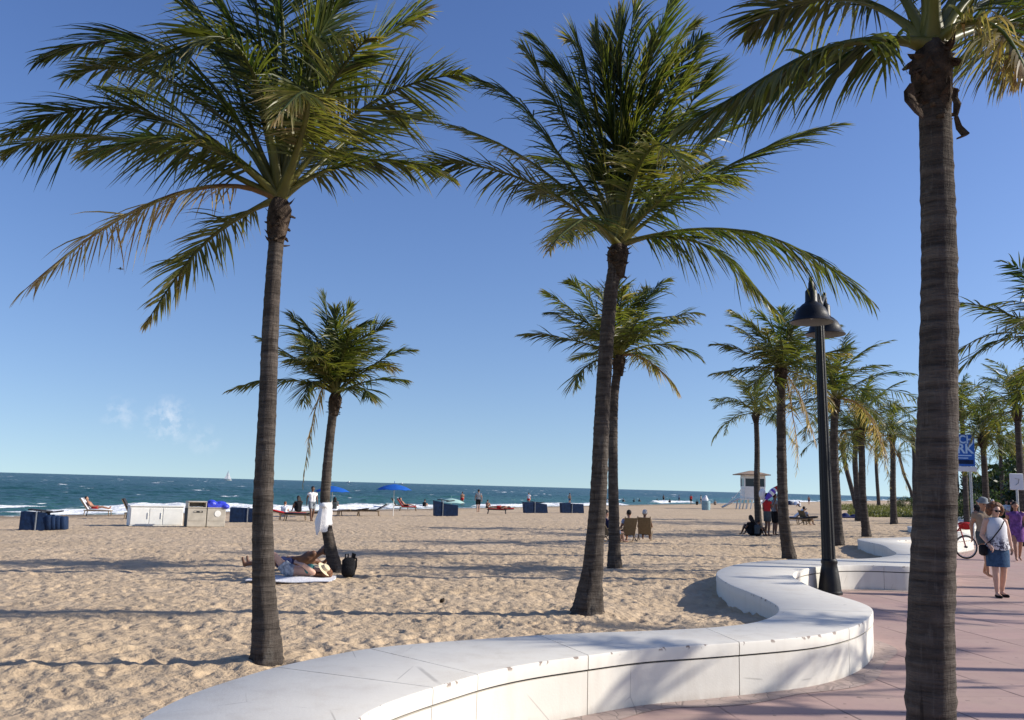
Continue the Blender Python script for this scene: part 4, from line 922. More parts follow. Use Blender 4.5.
w3 = G(291, 570); w3.z += .03
person('tanned man in navy shorts lying behind the woman in the teal bikini top', 'lie', w3, PI/2-.04, SKINB, hs=0, height=1.66, hair=HDARK, bottom=NAVYC, voxel=.016, bottom_len=.5, mods=dict(che=(0, -.34, .20), nek=(0, -.50, .28), hed=(.02, -.62, .36), shL=(-.10, -.44, .30), shR=(.14, -.44, .14), elR=(.30, -.52, .06), wrR=(.22, -.66, .22), elL=(-.12, -.22, .22), wrL=(-.1, 0, .2)), facedir=(.3, .9, .2))
# backpack
bp = G(348, 577); bk = thing('backpack', 'black backpack standing in the sand right of the towel palm', 'backpack', bp, R(15)); bk.scale = (.66, .66, .76)
MB().box((0, 0, .21), (.34, .20, .44), bev=.07).build('pack_body', BLACKC, bk, 60)
MB().box((0, -.12, .15), (.26, .08, .22), bev=.03).build('front_pocket', BLACKC, bk, 60)
MB().tube([(-.09, .05, .42), (-.09, .03, .50), (-.02, .03, .50), (-.02, .05, .42)], .018, 8).build('carry_handle', BLACKC, bk)
MB().tube([(.12, .06, .42), (.20, .12, .40), (.21, .14, .22), (.15, .1, .06)], .022, 8).build('shoulder_strap', BLACKC, bk)
MB().tube([(.08, .02, .40), (.10, .0, .52), (.15, .0, .50), (.13, .02, .38)], .03, 8).build('rolled_top', BLACKC, bk)
# towel tied round the small palm
palmD = PT[2]; tt = thing('tied_towel', 'white towel knotted around the trunk of the small curved palm', 'towel', PD(325, 512, palmD))
rT = 13/2*palmD/FPX*.62; r_ = []
for z, px, k in ((.17, 325.6, 1.0), (.12, 325.4, 1.12), (.06, 325.2, 1.1), (0, 325, 1.2), (-.12, 324.6, 1.4), (-.24, 324, 1.5), (-.30, 323.8, 1.4)):
    cx = (px-325)*palmD/FPX; r_.append([V3(cx+math.cos(a)*rT*1.35*k*(1+.12*math.sin(5*a+z*20)), math.sin(a)*rT*1.35*k, z+.05*math.sin(a*2+1)*(z < -.2)) for a in [2*PI*i/24 for i in range(24)]])
MB().loft(r_).build('towel_wrap', WHITEC, tt, 60)
MB().tube([(-.03, -.13, .10), (-.06, -.17, -.08), (-.08, -.16, -.28), (-.09, -.14, -.40)], [.03, .06, .065, .02], 8, squash=.4).build('hanging_end', WHITEC, tt, 60)
MB().ball((.0, -.16, .12), (.07, .05, .05)).build('knot', WHITEC, tt, 60)

# ------------------------------------------------------------------ beach furniture
def beach_chair(label, loc, rz, group=None):
    t = thing('beach_chair', label, 'chair', loc, rz, group); w = .175
    MB().add(*slab([(-w, -.10, .20), (w, -.10, .20), (w, .40, .26), (-w, .40, .26)], .02)).build('seat', TANF, t, 0)
    MB().add(*slab([(-w, -.10, .22), (w, -.10, .22), (w+.01, -.36, .74), (-w-.01, -.36, .74)], .02)).build('backrest', TANF, t, 0)
    for s in (-1, 1):
        MB().tube([(s*(w+.02), -.38, .77), (s*(w+.02), -.10, .22), (s*(w+.02), .12, -.02)], .016, 8).build('side_frame', WOOD, t)
        MB().tube([(s*(w+.035), .42, .28), (s*(w+.035), .05, .18), (s*(w+.035), -.36, -.02)], .016, 8).build('leg', WOOD, t)
        MB().box((s*(w+.03), .05, .42), (.05, .52, .025), bev=.008).build('armrest', WOOD, t)
    return t
def slab(q, th):
    a, b, c, d = [Vector(p) for p in q]; n = (b-a).cross(d-a).normalized()*th; v = [a, b, c, d, a+n, b+n, c+n, d+n]
    return v, [(3, 2, 1, 0), (4, 5, 6, 7), (0, 1, 5, 4), (1, 2, 6, 5), (2, 3, 7, 6), (3, 0, 4, 7)]
def lounger(label, loc, rz, cloth=CHAR, back=48, frame=WOOD, group=None, pad=True):
    t = thing('sun_lounger', label, 'sun lounger', loc, rz, group); w = .30; a = R(back)
    f = MB(); f.box((-w, .25, .30), (.05, 1.9-.5, .05), bev=.008); f.box((w, .25, .30), (.05, 1.4, .05), bev=.008); f.box((0, .93, .30), (2*w, .05, .05)); f.box((0, -.43, .30), (2*w, .05, .05))
    for i in range(9): f.box((0, -.30+i*.14, .31), (2*w-.06, .09, .02))
    f.build('frame', frame, t, 30)
    for s in (-1, 1):
        for y in (-.38, .85): MB().tube([(s*w, y, .30), (s*w, y+(.05 if y > 0 else -.05), -.02)], .026, 8).build('leg', frame, t)
    L = .78; b = MB(); b.add(*slab([(-w, -.25, .33), (w, -.25, .33), (w, -.25-L*math.cos(a), .33+L*math.sin(a)), (-w, -.25-L*math.cos(a), .33+L*math.sin(a))], .03)); b.build('backrest', frame, t, 0)
    if pad:
        q = MB(); q.box((0, .32, .365), (.56, 1.16, .07), bev=.03); q.build('seat_pad', cloth, t, 50)
        q = MB(); q.box((0, -.25-L*.5*math.cos(a)+.05*math.sin(a), .33+L*.5*math.sin(a)+.05*math.cos(a)), (.56, L, .07), rx=-a, bev=.03); q.build('back_pad', cloth, t, 50)
    return t
def umbrella(label, base, height, rad, m, rz=0, group=None):
    t = thing('beach_umbrella', label, 'umbrella', base, rz, group)
    MB().lathe([(.022, -.2), (.022, height)], n=10).build('pole', WHITEP, t)
    n = 8; r = []
    for q, z in ((1, 0), (.82, .12), (.6, .22), (.35, .30), (.1, .355), (.01, .36)):
        r.append([V3(math.cos(2*PI*i/(n*3))*rad*q*(1-.05*(1-abs((i % 3)-1.5)/1.5)*0+(-.035 if i % 3 else 0)), math.sin(2*PI*i/(n*3))*rad*q*(1+(-.035 if i % 3 else 0)), height-.10+z*rad*.85-(.03*(i % 3 == 0)*q)) for i in range(n*3)])
    inner = [[p+V3(0, 0, -.012) for p in q] for q in r[::-1]]
    MB().loft(r+inner, cap=False).build('canopy', m, t, 35)
    for i in range(n):
        a = 2*PI*i/n; MB().tube([(0, 0, height-.02), (math.cos(a)*rad*.6, math.sin(a)*rad*.6, height+.02)], .008, 5).build('rib', WHITEP, t)
    MB().lathe([(.02, height+.29*rad/1.0*.95), (.015, height+.36*rad), (.003, height+.40*rad)], n=8).build('finial', m, t)
    return t
def blue_stack(label, px0, px1, py, hpx, shape, rz=0, strap=.35, loose=True):
    p = G((px0+px1)/2, py); s = p.y/FPX; w = (px1-px0)*s; h = hpx*s
    t = thing('covered_lounger_stack', label, 'lounger stack', p, rz+R(12), 'navy covered lounger stacks on the beach')
    dp = .75
    if shape == 'step':
        q = MB(); q.loft([[V3(x-w/2, y, z) for y, z in ((-dp/2, 0.0), (-dp/2+.05, h), (dp/2-.05, h), (dp/2, 0))] for x in (0, )]+[[V3(x-w/2, y, z) for y, z in ((-dp/2, 0.0), (-dp/2+.04, hh_), (dp/2-.04, hh_), (dp/2, 0))] for x, hh_ in ((.02, h*.98), (w*.5, h*.93), (w*.56, h*.9))])
        q.build('cover', NAVY, t, 30)
        for i, (x, hh_) in enumerate(((w*.62, .82), (w*.72, .78), (w*.82, .75), (w*.93, .74))):
            MB().box((x-w/2, 0, h*hh_/2), (w*.13, dp*(1-.04*i), h*hh_), bev=.04, ry=R(-5)).build('folded_pad', NAVY, t, 50)
    else:
        for (x0, x1, ha, hb, sl) in shape:
            q = MB(); a, b = x0*w-w/2, x1*w-w/2; ha *= h; hb *= h; k = sl*h
            front = [(a, 0), (b, 0), (b+k, hb), (a+k, ha)]; rings = [[V3(x, -dp/2+y_, z*zz) for x, z in front] for y_, zz in ((0, .97), (.04, 1), (dp-.04, 1), (dp, .97))]
            q.loft(rings); q.build('cover', NAVY, t, 30)
    x = strap*w-w/2; MB().tube([(x, -dp/2-.015, .0), (x, -dp/2-.012, h*.95), (x, -dp/2+.05, h*1.02), (x, dp/2-.05, h*1.02), (x, dp/2+.015, .0)], .028, 6, squash=.35).build('strap', GREYC, t)
    if loose:
        MB().box((-.12*w, 0, h+.03), (w*.5, .5, .05), ry=R(6), bev=.02).build('loose_pad', CHAR, t, 50); MB().box((.2*w, .05, h*.98), (w*.35, .45, .05), ry=R(-8), bev=.02).build('loose_pad', CHAR, t, 50)
    return t
blue_stack('navy covered lounger stack at the far left with stepped folded pads and a pale strap', 24, 64, 530, 18, 'step', rz=R(4))
blue_stack('navy covered lounger stack of two square bundles, right of the beige bins', 231, 264, 522, 14, [(0, .48, 1, .97, 0), (.52, 1, .95, .93, 0)], strap=.5, loose=False)
blue_stack('navy covered lounger stack with a lower slanted right bundle, right of the open blue umbrella', 434, 457, 516, 15, [(0, .36, 1, .9, -.05), (.38, 1, .82, .72, .0)], strap=.34)
blue_stack('navy covered lounger stack just right of the occupied lounger, leaning to the left', 524, 547, 513, 10.5, [(0, .40, 1, 1, -.10), (.42, 1, 1, .85, -.12)], strap=.42)
blue_stack('navy covered lounger stack left of the tall middle palm, the rightmost one', 561, 583, 513, 10, [(0, .42, .95, 1, -.08), (.45, 1, .92, .9, -.06)], strap=.44, loose=False)
# white storage locker
p = G(156, 526); s = p.y/FPX; lk = thing('storage_locker', 'long white beach storage locker with a flat lid and two doors', 'locker', p, R(30)); w = 49*s; h = 20*s
MB().box((0, .45, h*.46), (w, .9, h*.92), bev=.01).build('locker_body', WHITEP, lk, 30); MB().box((0, .45, h*.96), (w+.06, .98, h*.07), bev=.015).build('lid', WHITEP, lk, 30)
for x0, x1 in ((-.49, -.15), (-.14, .10), (.115, .49)): MB().box(((x0+x1)/2*w, -.008, h*.46), ((x1-x0)*w-.02, .02, h*.8), bev=.005).build('door', WHITEP, lk, 30)
for x in (-.17, .08): MB().box((x*w, -.03, h*.5), (.03, .03, h*.3), bev=.005).build('handle', WHITEP, lk, 30)
b0 = G(134, 519); lounger('empty lounger with raised dark back just behind the white locker', b0, R(-75), CHAR, 62)
# recycling bins
p = G(206, 527); s = p.y/FPX; hb = 21*s; wb = 18*s
def bin_(label, dx, logo):
    t = thing('litter_bin', label, 'bin', p+V3(dx*wb*.87, dx*wb*.5, 0), R(30)); d = .62
    MB().box((0, d/2, hb*.43), (wb*.98, d, hb*.86), bev=.02).build('bin_body', BEIGE, t, 30)
    MB().box((0, d/2, hb*.885), (wb*1.0, d+.03, hb*.05), bev=.012).build('rim', BEIGE, t, 30)
    return t
t = bin_('beige litter bin with a dark open slot under its hood, left of the pair', -.52, 1)
for x in (-.46, .46): MB().box((x*wb, .31, hb*1.03), (.04, .60, hb*.24), bev=.01).build('hood_side', BEIGE, t, 30)
MB().box((0, .31, hb*1.15), (wb*1.0, .66, .05), bev=.015).build('hood_top', BEIGE, t, 30); MB().box((0, .60, hb*1.03), (wb*.9, .03, hb*.22)).build('hood_back', BEIGE, t, 30)
MB().box((.05, -.006, hb*.70), (wb*.45, .012, hb*.09), bev=.003).build('label_plate', DARKM, t, 30); MB().box((-.08, -.016, hb*.70), (wb*.12, .008, hb*.05)).build('label_mark', BEIGE, t, 30); MB().box((.13, -.016, hb*.70), (wb*.1, .008, hb*.05)).build('label_mark', BEIGE, t, 30)
MB().box((0, -.006, hb*.30), (wb*.80, .012, .03)).build('ledge', BEIGE, t, 30)
MB().box((-wb*.495, .31, hb*.43), (.02, .60, hb*.84)).build('painted_side_shade', DGREYC, t, 30)  # dark grey sheet stands in for shade on the bin's left side
t = bin_('beige litter bin with a bright blue liner bag folded over its top', .5, 0)
MB().lathe([(.13, 0), (.13, .012)], n=16).build('round_sticker', WHITEP, t).matrix_local = Matrix.Translation((.05, -.002, hb*.62)) @ Matrix.Rotation(R(90), 4, 'X')
MB().box((0, -.006, hb*.30), (wb*.80, .012, .03)).build('ledge', BEIGE, t, 30)
c = MB(); c.box((.0, .3, hb*.98), (wb*1.02, .62, hb*.20)); c.ball((-.18, .25, hb*1.08), (.22, .3, .16)); c.ball((.2, .3, hb*1.05), (.25, .28, .14)); c.ball((.35, .1, hb*.95), (.18, .2, .12))
me = remesh(c, .03, 3, 'liner_bag'); me.materials.append(BLUEBAG); o = bpy.data.objects.new('liner_bag', me); COL.objects.link(o); o.parent = t
# umbrellas
u1 = G(331, 517); umbrella('open blue beach umbrella behind the towel palm', u1, PD(331, 490.5, u1.y).z-u1.z+.05, 17*u1.y/FPX, BLUE)
u2 = G(393, 516); umbrella('open blue beach umbrella on the empty sand between the two leaning loungers', u2, PD(394, 488.8, u2.y).z-u2.z+.05, 17.5*u2.y/FPX, BLUE)
# loungers
l1 = G(93, 516); lounger('pale lounger at the water edge carrying a sunbather in red shorts', l1, R(-78), WHITEC, 55)
person('sunbather in red shorts reclining on the pale lounger by the surf', 'recline', l1+V3(0, 0, 0), R(-78), SKINT, hs=.36, bottom=REDC, voxel=.022)
l2 = G(405, 511); lounger('red lounger with its back raised, right of the second blue umbrella', l2, R(-80), REDC, 55)
person('person in dark trunks reclining on the red lounger', 'recline', l2, R(-80), SKINT, hs=.36, bottom=BLACKC, voxel=.024)
lounger('empty dark lounger behind the red one', G(398, 509), R(-80), CHAR, 58)
lounger('charcoal lounger with a sloping raised back, lying to the right of the towel palm', G(372, 516), R(95), CHAR, 30)
lounger('charcoal lounger laid flat close to the towel palm', G(352, 516), R(93), CHAR, 8)
lounger('red edged lounger left of the man in the white shirt', G(288, 520), R(-80), REDC, 12)
lounger('dark flat lounger at the feet of the man in the white shirt', G(303, 521), R(95), CHAR, 10)
person('dark haired person in black sitting left of the man in the white shirt', 'ground', G(298, 519)+V3(0, 0, .38), R(40), SKINB, top=BLACKC, bottom=BLACKC, voxel=.022, hstyle='long')
person('person with long dark hair sitting right of the towel palm trunk', 'ground', G(334, 516)+V3(0, 0, .30), R(10), SKINT, top=DGREYC, bottom=WHITEC, voxel=.022, hstyle='long')
lounger('low lounger under the long haired person by the towel palm', G(334, 516), R(90), WHITEC, 6)
person('person in a pale top sitting near the surf, left of the group on the loungers', 'ground', G(284, 516), R(0), SKINP, top=WHITEC, bottom=LBLUEC, voxel=.026, hair=HBROWN)
person('man in a white t-shirt and grey shorts standing beside the towel palm', 'walk', G(311, 521.5), R(-150), SKINB, height=1.74, top=WHITEC, bottom=GREYC, voxel=.018, bottom_len=.75)
person('man in a grey shirt and dark shorts walking towards the water', 'walk', G(478, 512.5), R(10), SKINT, height=1.8, top=GREYC, bottom=BLACKC, voxel=.022, bottom_len=.75)
l3 = G(500, 514); lounger('dark metal framed flat lounger with a sunbather on it', l3, R(88), REDC, 4, DARKM)
person('tanned sunbather lying flat on the dark metal lounger', 'lie', l3, R(88), SKINT, hs=.40, bottom=REDC, voxel=.024)
person('person sitting in the sand beyond the occupied metal lounger', 'ground', G(487, 508), R(-30), SKINT, bottom=BLACKC, voxel=.028)
# seated pair
c1 = G(627.5, 541.5); c2 = G(645, 540.5)
beach_chair('tan beach chair seen from behind, left one of the pair near the slim palm', c1, R(10)); beach_chair('tan beach chair seen from behind, right one of the pair near the slim palm', c2, R(-14))
person('dark haired person in a pale shirt sitting in the left tan beach chair', 'sit', c1, R(10), SKINT, hs=.20, height=1.55, top=LBLUEC, bottom=BLACKC, voxel=.018)
person('grey haired person in a brown top sitting in the right tan beach chair', 'sit', c2, R(-14), SKINB, hs=.20, height=1.55, top=TAUPE, bottom=BLACKC, hair=HGREY, voxel=.018)
c3 = G(609.5, 542); beach_chair('beach chair mostly hidden between the middle palm and the slim palm', c3, R(-70))
person('person in a navy shirt and pale shorts seated between the two middle palm trunks', 'sit', c3, R(-70), SKINP, hs=.20, height=1.55, top=NAVYC, bottom=LBLUEC, voxel=.018, bottom_len=.8)
# group by the palm left of the lamp
person('man in a red t-shirt and grey shorts standing beside the thin palm', 'stand', G(767.5, 536), R(-70), SKINB, height=1.56, top=REDC, bottom=DGREYC, voxel=.018, bottom_len=.8, mods=dict(elR=(.22, .10, 1.16), wrR=(.16, .24, 1.36)))
person('person in black standing behind the man in red, next to the palm trunk', 'stand', G(775, 535.5), R(-80), SKINB, height=1.56, top=GREYC, bottom=BLACKC, voxel=.02, bottom_len=.95)
person('dark clothed person crouching on the sand left of the thin palm', 'ground', G(752.5, 535.5), R(30), SKINB, height=1.45, top=BLACKC, bottom=BLACKC, voxel=.018, hstyle='long', bottom_len=.9)
person('second dark clothed person sitting at the foot of the thin palm', 'ground', G(757.5, 536), R(-60), SKINB, height=1.15, top=DGREYC, bottom=BLACKC, voxel=.02, bottom_len=.9)
D_ = G(767.5, 536).y; fu = thing('folded_parasol', 'folded red, white and violet parasol held up by the man in red', 'parasol', PD(765, 500, D_-.1)); a = Vector(); b = PD(778, 486, D_-.1)-fu.location
VIOL = mat('violet_parasol_cloth', (.12, .07, .45), .8)
for m_, q0, q1, r0, r1 in ((VIOL, .05, .40, .05, .11), (WHITEC, .40, .55, .11, .12), (VIOL, .55, .68, .12, .11), (WHITEC, .68, .78, .11, .09), (REDC, .78, 1.0, .09, .03)):
    MB().tube([b*q0, b*(q0+q1)*.5, b*q1], [r0, (r0+r1)/2, r1], 8).build('cloth_band', m_, fu)
MB().tube([b*-.35, b*1.05], .014, 6).build('shaft', WHITEP, fu)
wb_ = thing('white_bundle', 'white cloth bundle hung against the thin palm trunk above the man in red', 'cloth', PD(762.5, 494, D_+.05)); c = MB(); c.ball((0, 0, 0), (.14, .10, .20)); c.ball((.06, 0, -.12), (.10, .08, .13)); me = remesh(c, .02, 3, 'cloth'); me.materials.append(WHITEC); o = bpy.data.objects.new('cloth_folds', me); COL.objects.link(o); o.parent = wb_
# loungers right of that palm
lounger('white and dark striped lounger right of the palm left of the lamp', G(790, 524), R(80), WHITEC, 42); lounger('dark lounger beside the striped one, farther right', G(797, 525), R(85), CHAR, 6)
c4 = G(806, 525); beach_chair('low beach chair with a person left of the lamp post', c4, R(-60)); person('person in a pale shirt sitting in the chair left of the lamp post', 'sit', c4, R(-60), SKINT, hs=.20, height=1.5, top=LBLUEC, bottom=DGREYC, voxel=.022)
tl = thing('dark_towel', 'dark towels and bags heaped on the sand in front of the dune grass', 'towel', G(851, 518)); c = MB(); c.box((0, 0, .05), (1.6, .7, .10)); c.ball((-.4, 0, .15), (.3, .25, .2)); c.ball((.35, .1, .12), (.4, .25, .16)); me = remesh(c, .05, 3, 'heap'); me.materials.append(NAVYC); o = bpy.data.objects.new('heap', me); COL.objects.link(o); o.parent = tl
# far bathers
FB = [(657, 502.5, 'ground', SKINB, BLACKC, None, 'far bather sitting, leftmost of the group by the far surf'), (663.5, 502.5, 'stand', SKINT, None, BLACKC, 'far bather standing bare chested by the far surf'), (670, 503.5, 'ground', SKINB, BLACKC, None, 'far bather in black sitting right of the standing one'),
 (679, 502.5, 'stand', SKINT, LBLUEC, NAVYC, 'far bather in pale blue at the far surf'), (691, 505, 'stand', SKINB, REDC, BLACKC, 'far bather in red left of the teal bin'), (697, 505, 'ground', SKINB, BLACKC, None, 'far dark bather sitting left of the teal bin'), (623, 503, 'ground', SKINT, BLACKC, None, 'far bather sitting right of the slim palm trunk'),
 (634, 503, 'ground', SKINB, DGREYC, None, 'far bather in grey sitting left of the open shore'), (639, 503, 'ground', SKINB, BLACKC, None, 'far bather in black next to the one in grey'), (528.5, 506, 'stand', SKINP, WHITEC, REDC, 'bather in white standing beyond the leaning navy stack'), (569.5, 506, 'stand', SKINT, TAUPE, DENIM, 'bather in taupe standing beyond the rightmost navy stack'),
 (607, 503, 'ground', SKINP, WHITEC, None, 'far bather in white sitting left of the slim palm trunk'), (715, 505, 'ground', SKINT, TAUPE, None, 'far bather in taupe sitting right of the teal bin'), (800, 507, 'ground', SKINT, WHITEC, None, 'far bather in white beside the little tent'), (809, 505, 'stand', SKINT, None, NAVYC, 'far bather standing beyond the little tent'),
 (424, 508, 'ground', SKINT, BLACKC, None, 'far bather in black sitting right of the red lounger'), (462, 506, 'stand', SKINT, None, REDC, 'bather wading at the surf left of the man in grey'), (701, 504, 'stand', SKINT, GREYC, BLACKC, 'far bather in grey behind the teal bin')]
for px, py, kd, sk, tp, bt, lab in FB: person(lab, kd, G(px, py), R(random.uniform(-60, 60)), sk, top=tp, bottom=bt or BLACKC, voxel=.045)
# teal bin with a white bag, small tent, white umbrella
p = G(706, 510); s = p.y/FPX; t = thing('litter_barrel', 'pale teal litter barrel with a white bag on top', 'bin', p); t.scale = (.8, .8, .8)
MB().lathe([(5.0*s, 0), (5.3*s, 5*s), (5.3*s, 11*s), (4.6*s, 11.3*s)], n=20).build('barrel', TEAL, t); c = MB(); c.ball((-.1, 0, 12.5*s), (4.0*s, 3*s, 3.6*s)); c.ball((-.3*s, 0, 15.5*s), (2*s, 2*s, 2.6*s)); me = remesh(c, .06, 2, 'bag'); me.materials.append(WHITEC); o = bpy.data.objects.new('bag', me); COL.objects.link(o); o.parent = t
p = G(791, 505); s = p.y/FPX; t = thing('beach_tent', 'small navy and white beach tent beyond the palms', 'tent', p)
def dome(r, m, dx): 
    MB().lathe([(r, 0), (r*.93, r*.35), (r*.7, r*.7), (r*.35, r*.92), (.02, r)], n=16, c=(dx, 0, 0)).build('canopy', m, t, 40)
dome(4.2*s, NAVY, -1.5*s); dome(3.6*s, WHITEC, 5.5*s)
p = G(457, 511); umbrella('pale green beach umbrella lying low behind the slanted navy stack', G(451, 510), .75, 1.25, mat('pale_green_cloth', (.35, .52, .47), .85))
# seaweed and bits on the sand
for px, py, q in ((441.5, 602.5, .028), (443, 601.5, .018)): 
    o = thing('seaweed_clump', 'dark dry seaweed clump on the sand left of the middle palm foot', 'seaweed', G(px, py), 0, 'dry seaweed clumps'); c = MB(); c.ball((0, 0, .02), (q, q*.7, .035)); c.ball((q*.6, .02, .02), (q*.7, q*.5, .03)); me = remesh(c, .012, 2, 'clump'); me.materials.append(SEAWEED); oo = bpy.data.objects.new('clump', me); COL.objects.link(oo); oo.parent = o
# ------------------------------------------------------------------ lifeguard tower
p = G(752, 509); s = p.y/FPX; t = thing('lifeguard_tower', 'white lifeguard tower with a tan hipped roof, dark windows and a ramp', 'lifeguard tower', p, R(-4)); t.scale = (.84, .9, .97)
zf = 10.5*s; cw = 24*s; cd = 2.6; top = 34*s; x0 = -10.5*s; xc = x0+cw/2-.2*s; yc = 0
MB().box((xc-2.5*s, yc, zf-.08), (cw+6*s, cd+.5, .14)).build('deck', WHITEP, t, 30)
MB().box((xc, yc, zf+6.2*s), (cw, cd, 12*s), bev=.02).build('lower_wall', WHITEP, t, 30)
MB().box((xc, yc, top-1.6*s), (cw, cd, 3.6*s)).build('upper_wall', WHITEP, t, 30)
MB().box((xc, yc, (zf+12.2*s+top-3.4*s)/2), (cw-.12, cd-.12, top-3.4*s-zf-12.2*s)).build('window_band', GLASSD, t, 0)
for x in (-.5, -.02, .5):
    for y in (-.5, .5): MB().box((xc+x*(cw-.1), yc+y*(cd-.1), (zf+top)/2+5*s), (.16, .16, top-zf-14*s)).build('corner_post', WHITEP, t, 0)
r0, r1 = (cw/2+5*s+.2), cd/2+.7
MB().loft([[V3(xc-1.5*s+x*r0*k, y*r1*k, z) for x, y in ((-1, -1), (1, -1), (1, 1), (-1, 1))] for k, z in ((1, top), (1, top+.10), (.12, top+4.6*s), (.02, top+4.7*s))]).build('roof', ROOFM, t, 20)
for i, (xa, xb) in enumerate(((x0-4*s, x0-6.5*s), (x0+4*s, x0+1*s), (x0+9*s, x0+6*s), (x0+cw-.3, x0+cw+1.0*s))):
    for y in (-1, 1): MB().tube([(xa, y*cd*.42, zf-.1), (xb, y*cd*.45, -.3)], .10, 6).build('leg', WHITEP, t)
for x in (-10.5, -7.2, -3.8): MB().box((x0-.3*s+(x+7.2)*.8*s-2*s, -cd/2-.15, zf+4.5*s), (.09, .09, 9*s)).build('rail_post', WHITEP, t, 0)
for z in (3.5, 8.5): MB().box((x0-2.2*s, -cd/2-.15, zf+z*s), (6.5*s, .07, .09)).build('rail', WHITEP, t, 0)
for y in (-1.15, -.15): MB().tube([(x0-5.2*s, y, zf), (x0-25*s, y, .15)], .07, 6).build('ramp_beam', WHITEP, t)
MB().add(*slab([(x0-5*s, -1.2, zf), (x0-25*s, -1.2, .12), (x0-25*s, -.1, .12), (x0-5*s, -.1, zf)], .06)).build('ramp', WOOD, t, 0)
MB().tube([(x0-4.5*s, -1.2, zf+8*s), (x0-22*s, -1.2, 2.5*s)], .05, 6).build('ramp_rail', WHITEP, t)

# ------------------------------------------------------------------ street lamp with two bell shades
g = PZ(830, 594, 0); base = g.copy(); D = base.y; t = thing('street_lamp', 'black double street lamp with two bell shades beside the white wall', 'street lamp', base)
topz = PD(818, 306, D).z; lean = (PD(819.2, 330, D).x-base.x)
q = D/FPX; bl = [(11.8*q, 0), (11.8*q, .04), (10.8*q, .06), (10.0*q, .20), (8.2*q, .42), (7.2*q, .50), (7.8*q, .53), (7.8*q, .57), (6.6*q, .60)]
MB().lathe(bl, n=24).build('base', BLACKM, t, 35)
k = MB(); pts = [(lean*z/topz, 0, z) for z in (.58, 1.2, 2.4, 3.6, topz)]; n = 24; rings = []
for i, pnt in enumerate(pts):
    rr_ = (6.6, 6.3, 5.6, 4.9, 4.4)[i]*q; rings.append([Vector(pnt)+V3(math.cos(2*PI*j/n)*rr_*(1-.10*(j % 2)), math.sin(2*PI*j/n)*rr_*(1-.10*(j % 2)), 0) for j in range(n)])
k.loft(rings); k.build('pole', BLACKM, t, 20)
fr = PD(811, 288, D-.75)-base; rk = PD(824.5, 303, D+.55)-base; mid = V3(lean, 0, topz)
MB().lathe([(.075, 0), (.085, .05), (.06, .10), (.05, .16), (.02, .22), (.003, .24)], n=16, c=(lean, 0, topz)).build('pole_cap', BLACKM, t, 40)
for sgn, tip in ((-1, fr), (1, rk)):
    up_ = V3(0, 0, .12)
    a = MB(); a.tube([mid+V3(0, 0, -.02), mid.lerp(tip, .35)+V3(0, 0, .02), mid.lerp(tip, .75)+up_, tip+V3(0, 0, .08)], [.055, .05, .045, .045], 10)
    a.tube([mid+V3(0, 0, -.40), mid.lerp(tip, .3)+V3(0, 0, -.22), mid.lerp(tip, .62)+V3(0, 0, .03)], .018, 8); a.build('arm', BLACKM, t, 50)
    f_ = MB(); f_.lathe([(.02, .26), (.04, .23), (.03, .19), (.045, .15), (.05, .05), (.04, .0)], n=12, c=tip+V3(0, 0, -.06)); f_.build('finial', BLACKM, t, 50)
    prof = [(.05, 0), (.085, -.03), (.11, -.06), (.115, -.24), (.13, -.27), (.17, -.29), (.25, -.36), (.315, -.47), (.335, -.54), (.39, -.58), (.405, -.60)]
    inn = [(.395, -.605), (.325, -.56), (.30, -.48), (.235, -.38), (.15, -.32), (.02, -.31)]
    sh_ = MB(); sh_.lathe(prof+[(.402, -.61)], n=32, c=tip, cap=False); sh_.v = [(tip.x+(x-tip.x)*.9, tip.y+(y-tip.y)*.9, z) for x, y, z in sh_.v]; so_ = sh_.build('lamp_shade', BLACKM, t, 40)
    ii = MB(); ii.lathe(inn, n=32, c=tip, cap=False); ii.lathe([(.402, -.61), (.395, -.605)], n=32, c=tip, cap=False); ii.v = [(tip.x+(x-tip.x)*.9, tip.y+(y-tip.y)*.9, z) for x, y, z in ii.v]; ii.build('shade_lining', LAMPIN, so_, 40)
    MB().ball(tip+V3(0, 0, -.44), (.075, .075, .11)).build('bulb', mat('frosted_glass', (.6, .6, .58), .3), so_, 60)

# ------------------------------------------------------------------ signs
def text_mesh(txt, size, m, parent, loc, name='lettering', rot=(PI/2, 0, 0), width=None):
    cu = bpy.data.curves.new('txt', 'FONT'); cu.body = txt; cu.size = size; cu.extrude = .004; cu.align_x = 'CENTER'; cu.align_y = 'CENTER'; cu.offset = size*.025
    o = bpy.data.objects.new('txt', cu); COL.objects.link(o); dg = bpy.context.evaluated_depsgraph_get(); me = bpy.data.meshes.new_from_object(o.evaluated_get(dg)); bpy.data.objects.remove(o)
    me.name = name; me.materials.clear(); me.materials.append(m); xs = [v.co.x for v in me.vertices]
    o = bpy.data.objects.new(name, me); COL.objects.link(o); o.parent = parent; o.location = loc; o.rotation_euler = rot
    if width: o.scale = (width/(max(xs)-min(xs)),)*1+(1, 1)
    return o
Ds = 33.0; s = Ds/FPX; cxp = 959.5; b = PD(cxp, 500, Ds); b.z = 0; t = thing('beach_park_sign', 'tall blue sign board with pale lettering on two grey posts behind the near trunk', 'sign', b, R(-4))
zt, zb, zw = PD(966, 434.5, Ds).z, PD(966, 466.5, Ds).z, PD(966, 471.5, Ds).z; w = 33*s
MB().box((0, 0, (zt+zb)/2), (w, .06, zt-zb-.02), bev=.01).build('blue_panel', SIGNB, t, 30); MB().box((0, 0, (zb+zw)/2), (w+.08, .09, zb-zw), bev=.01).build('white_panel', SIGNW, t, 30)
hgt = zt-zb
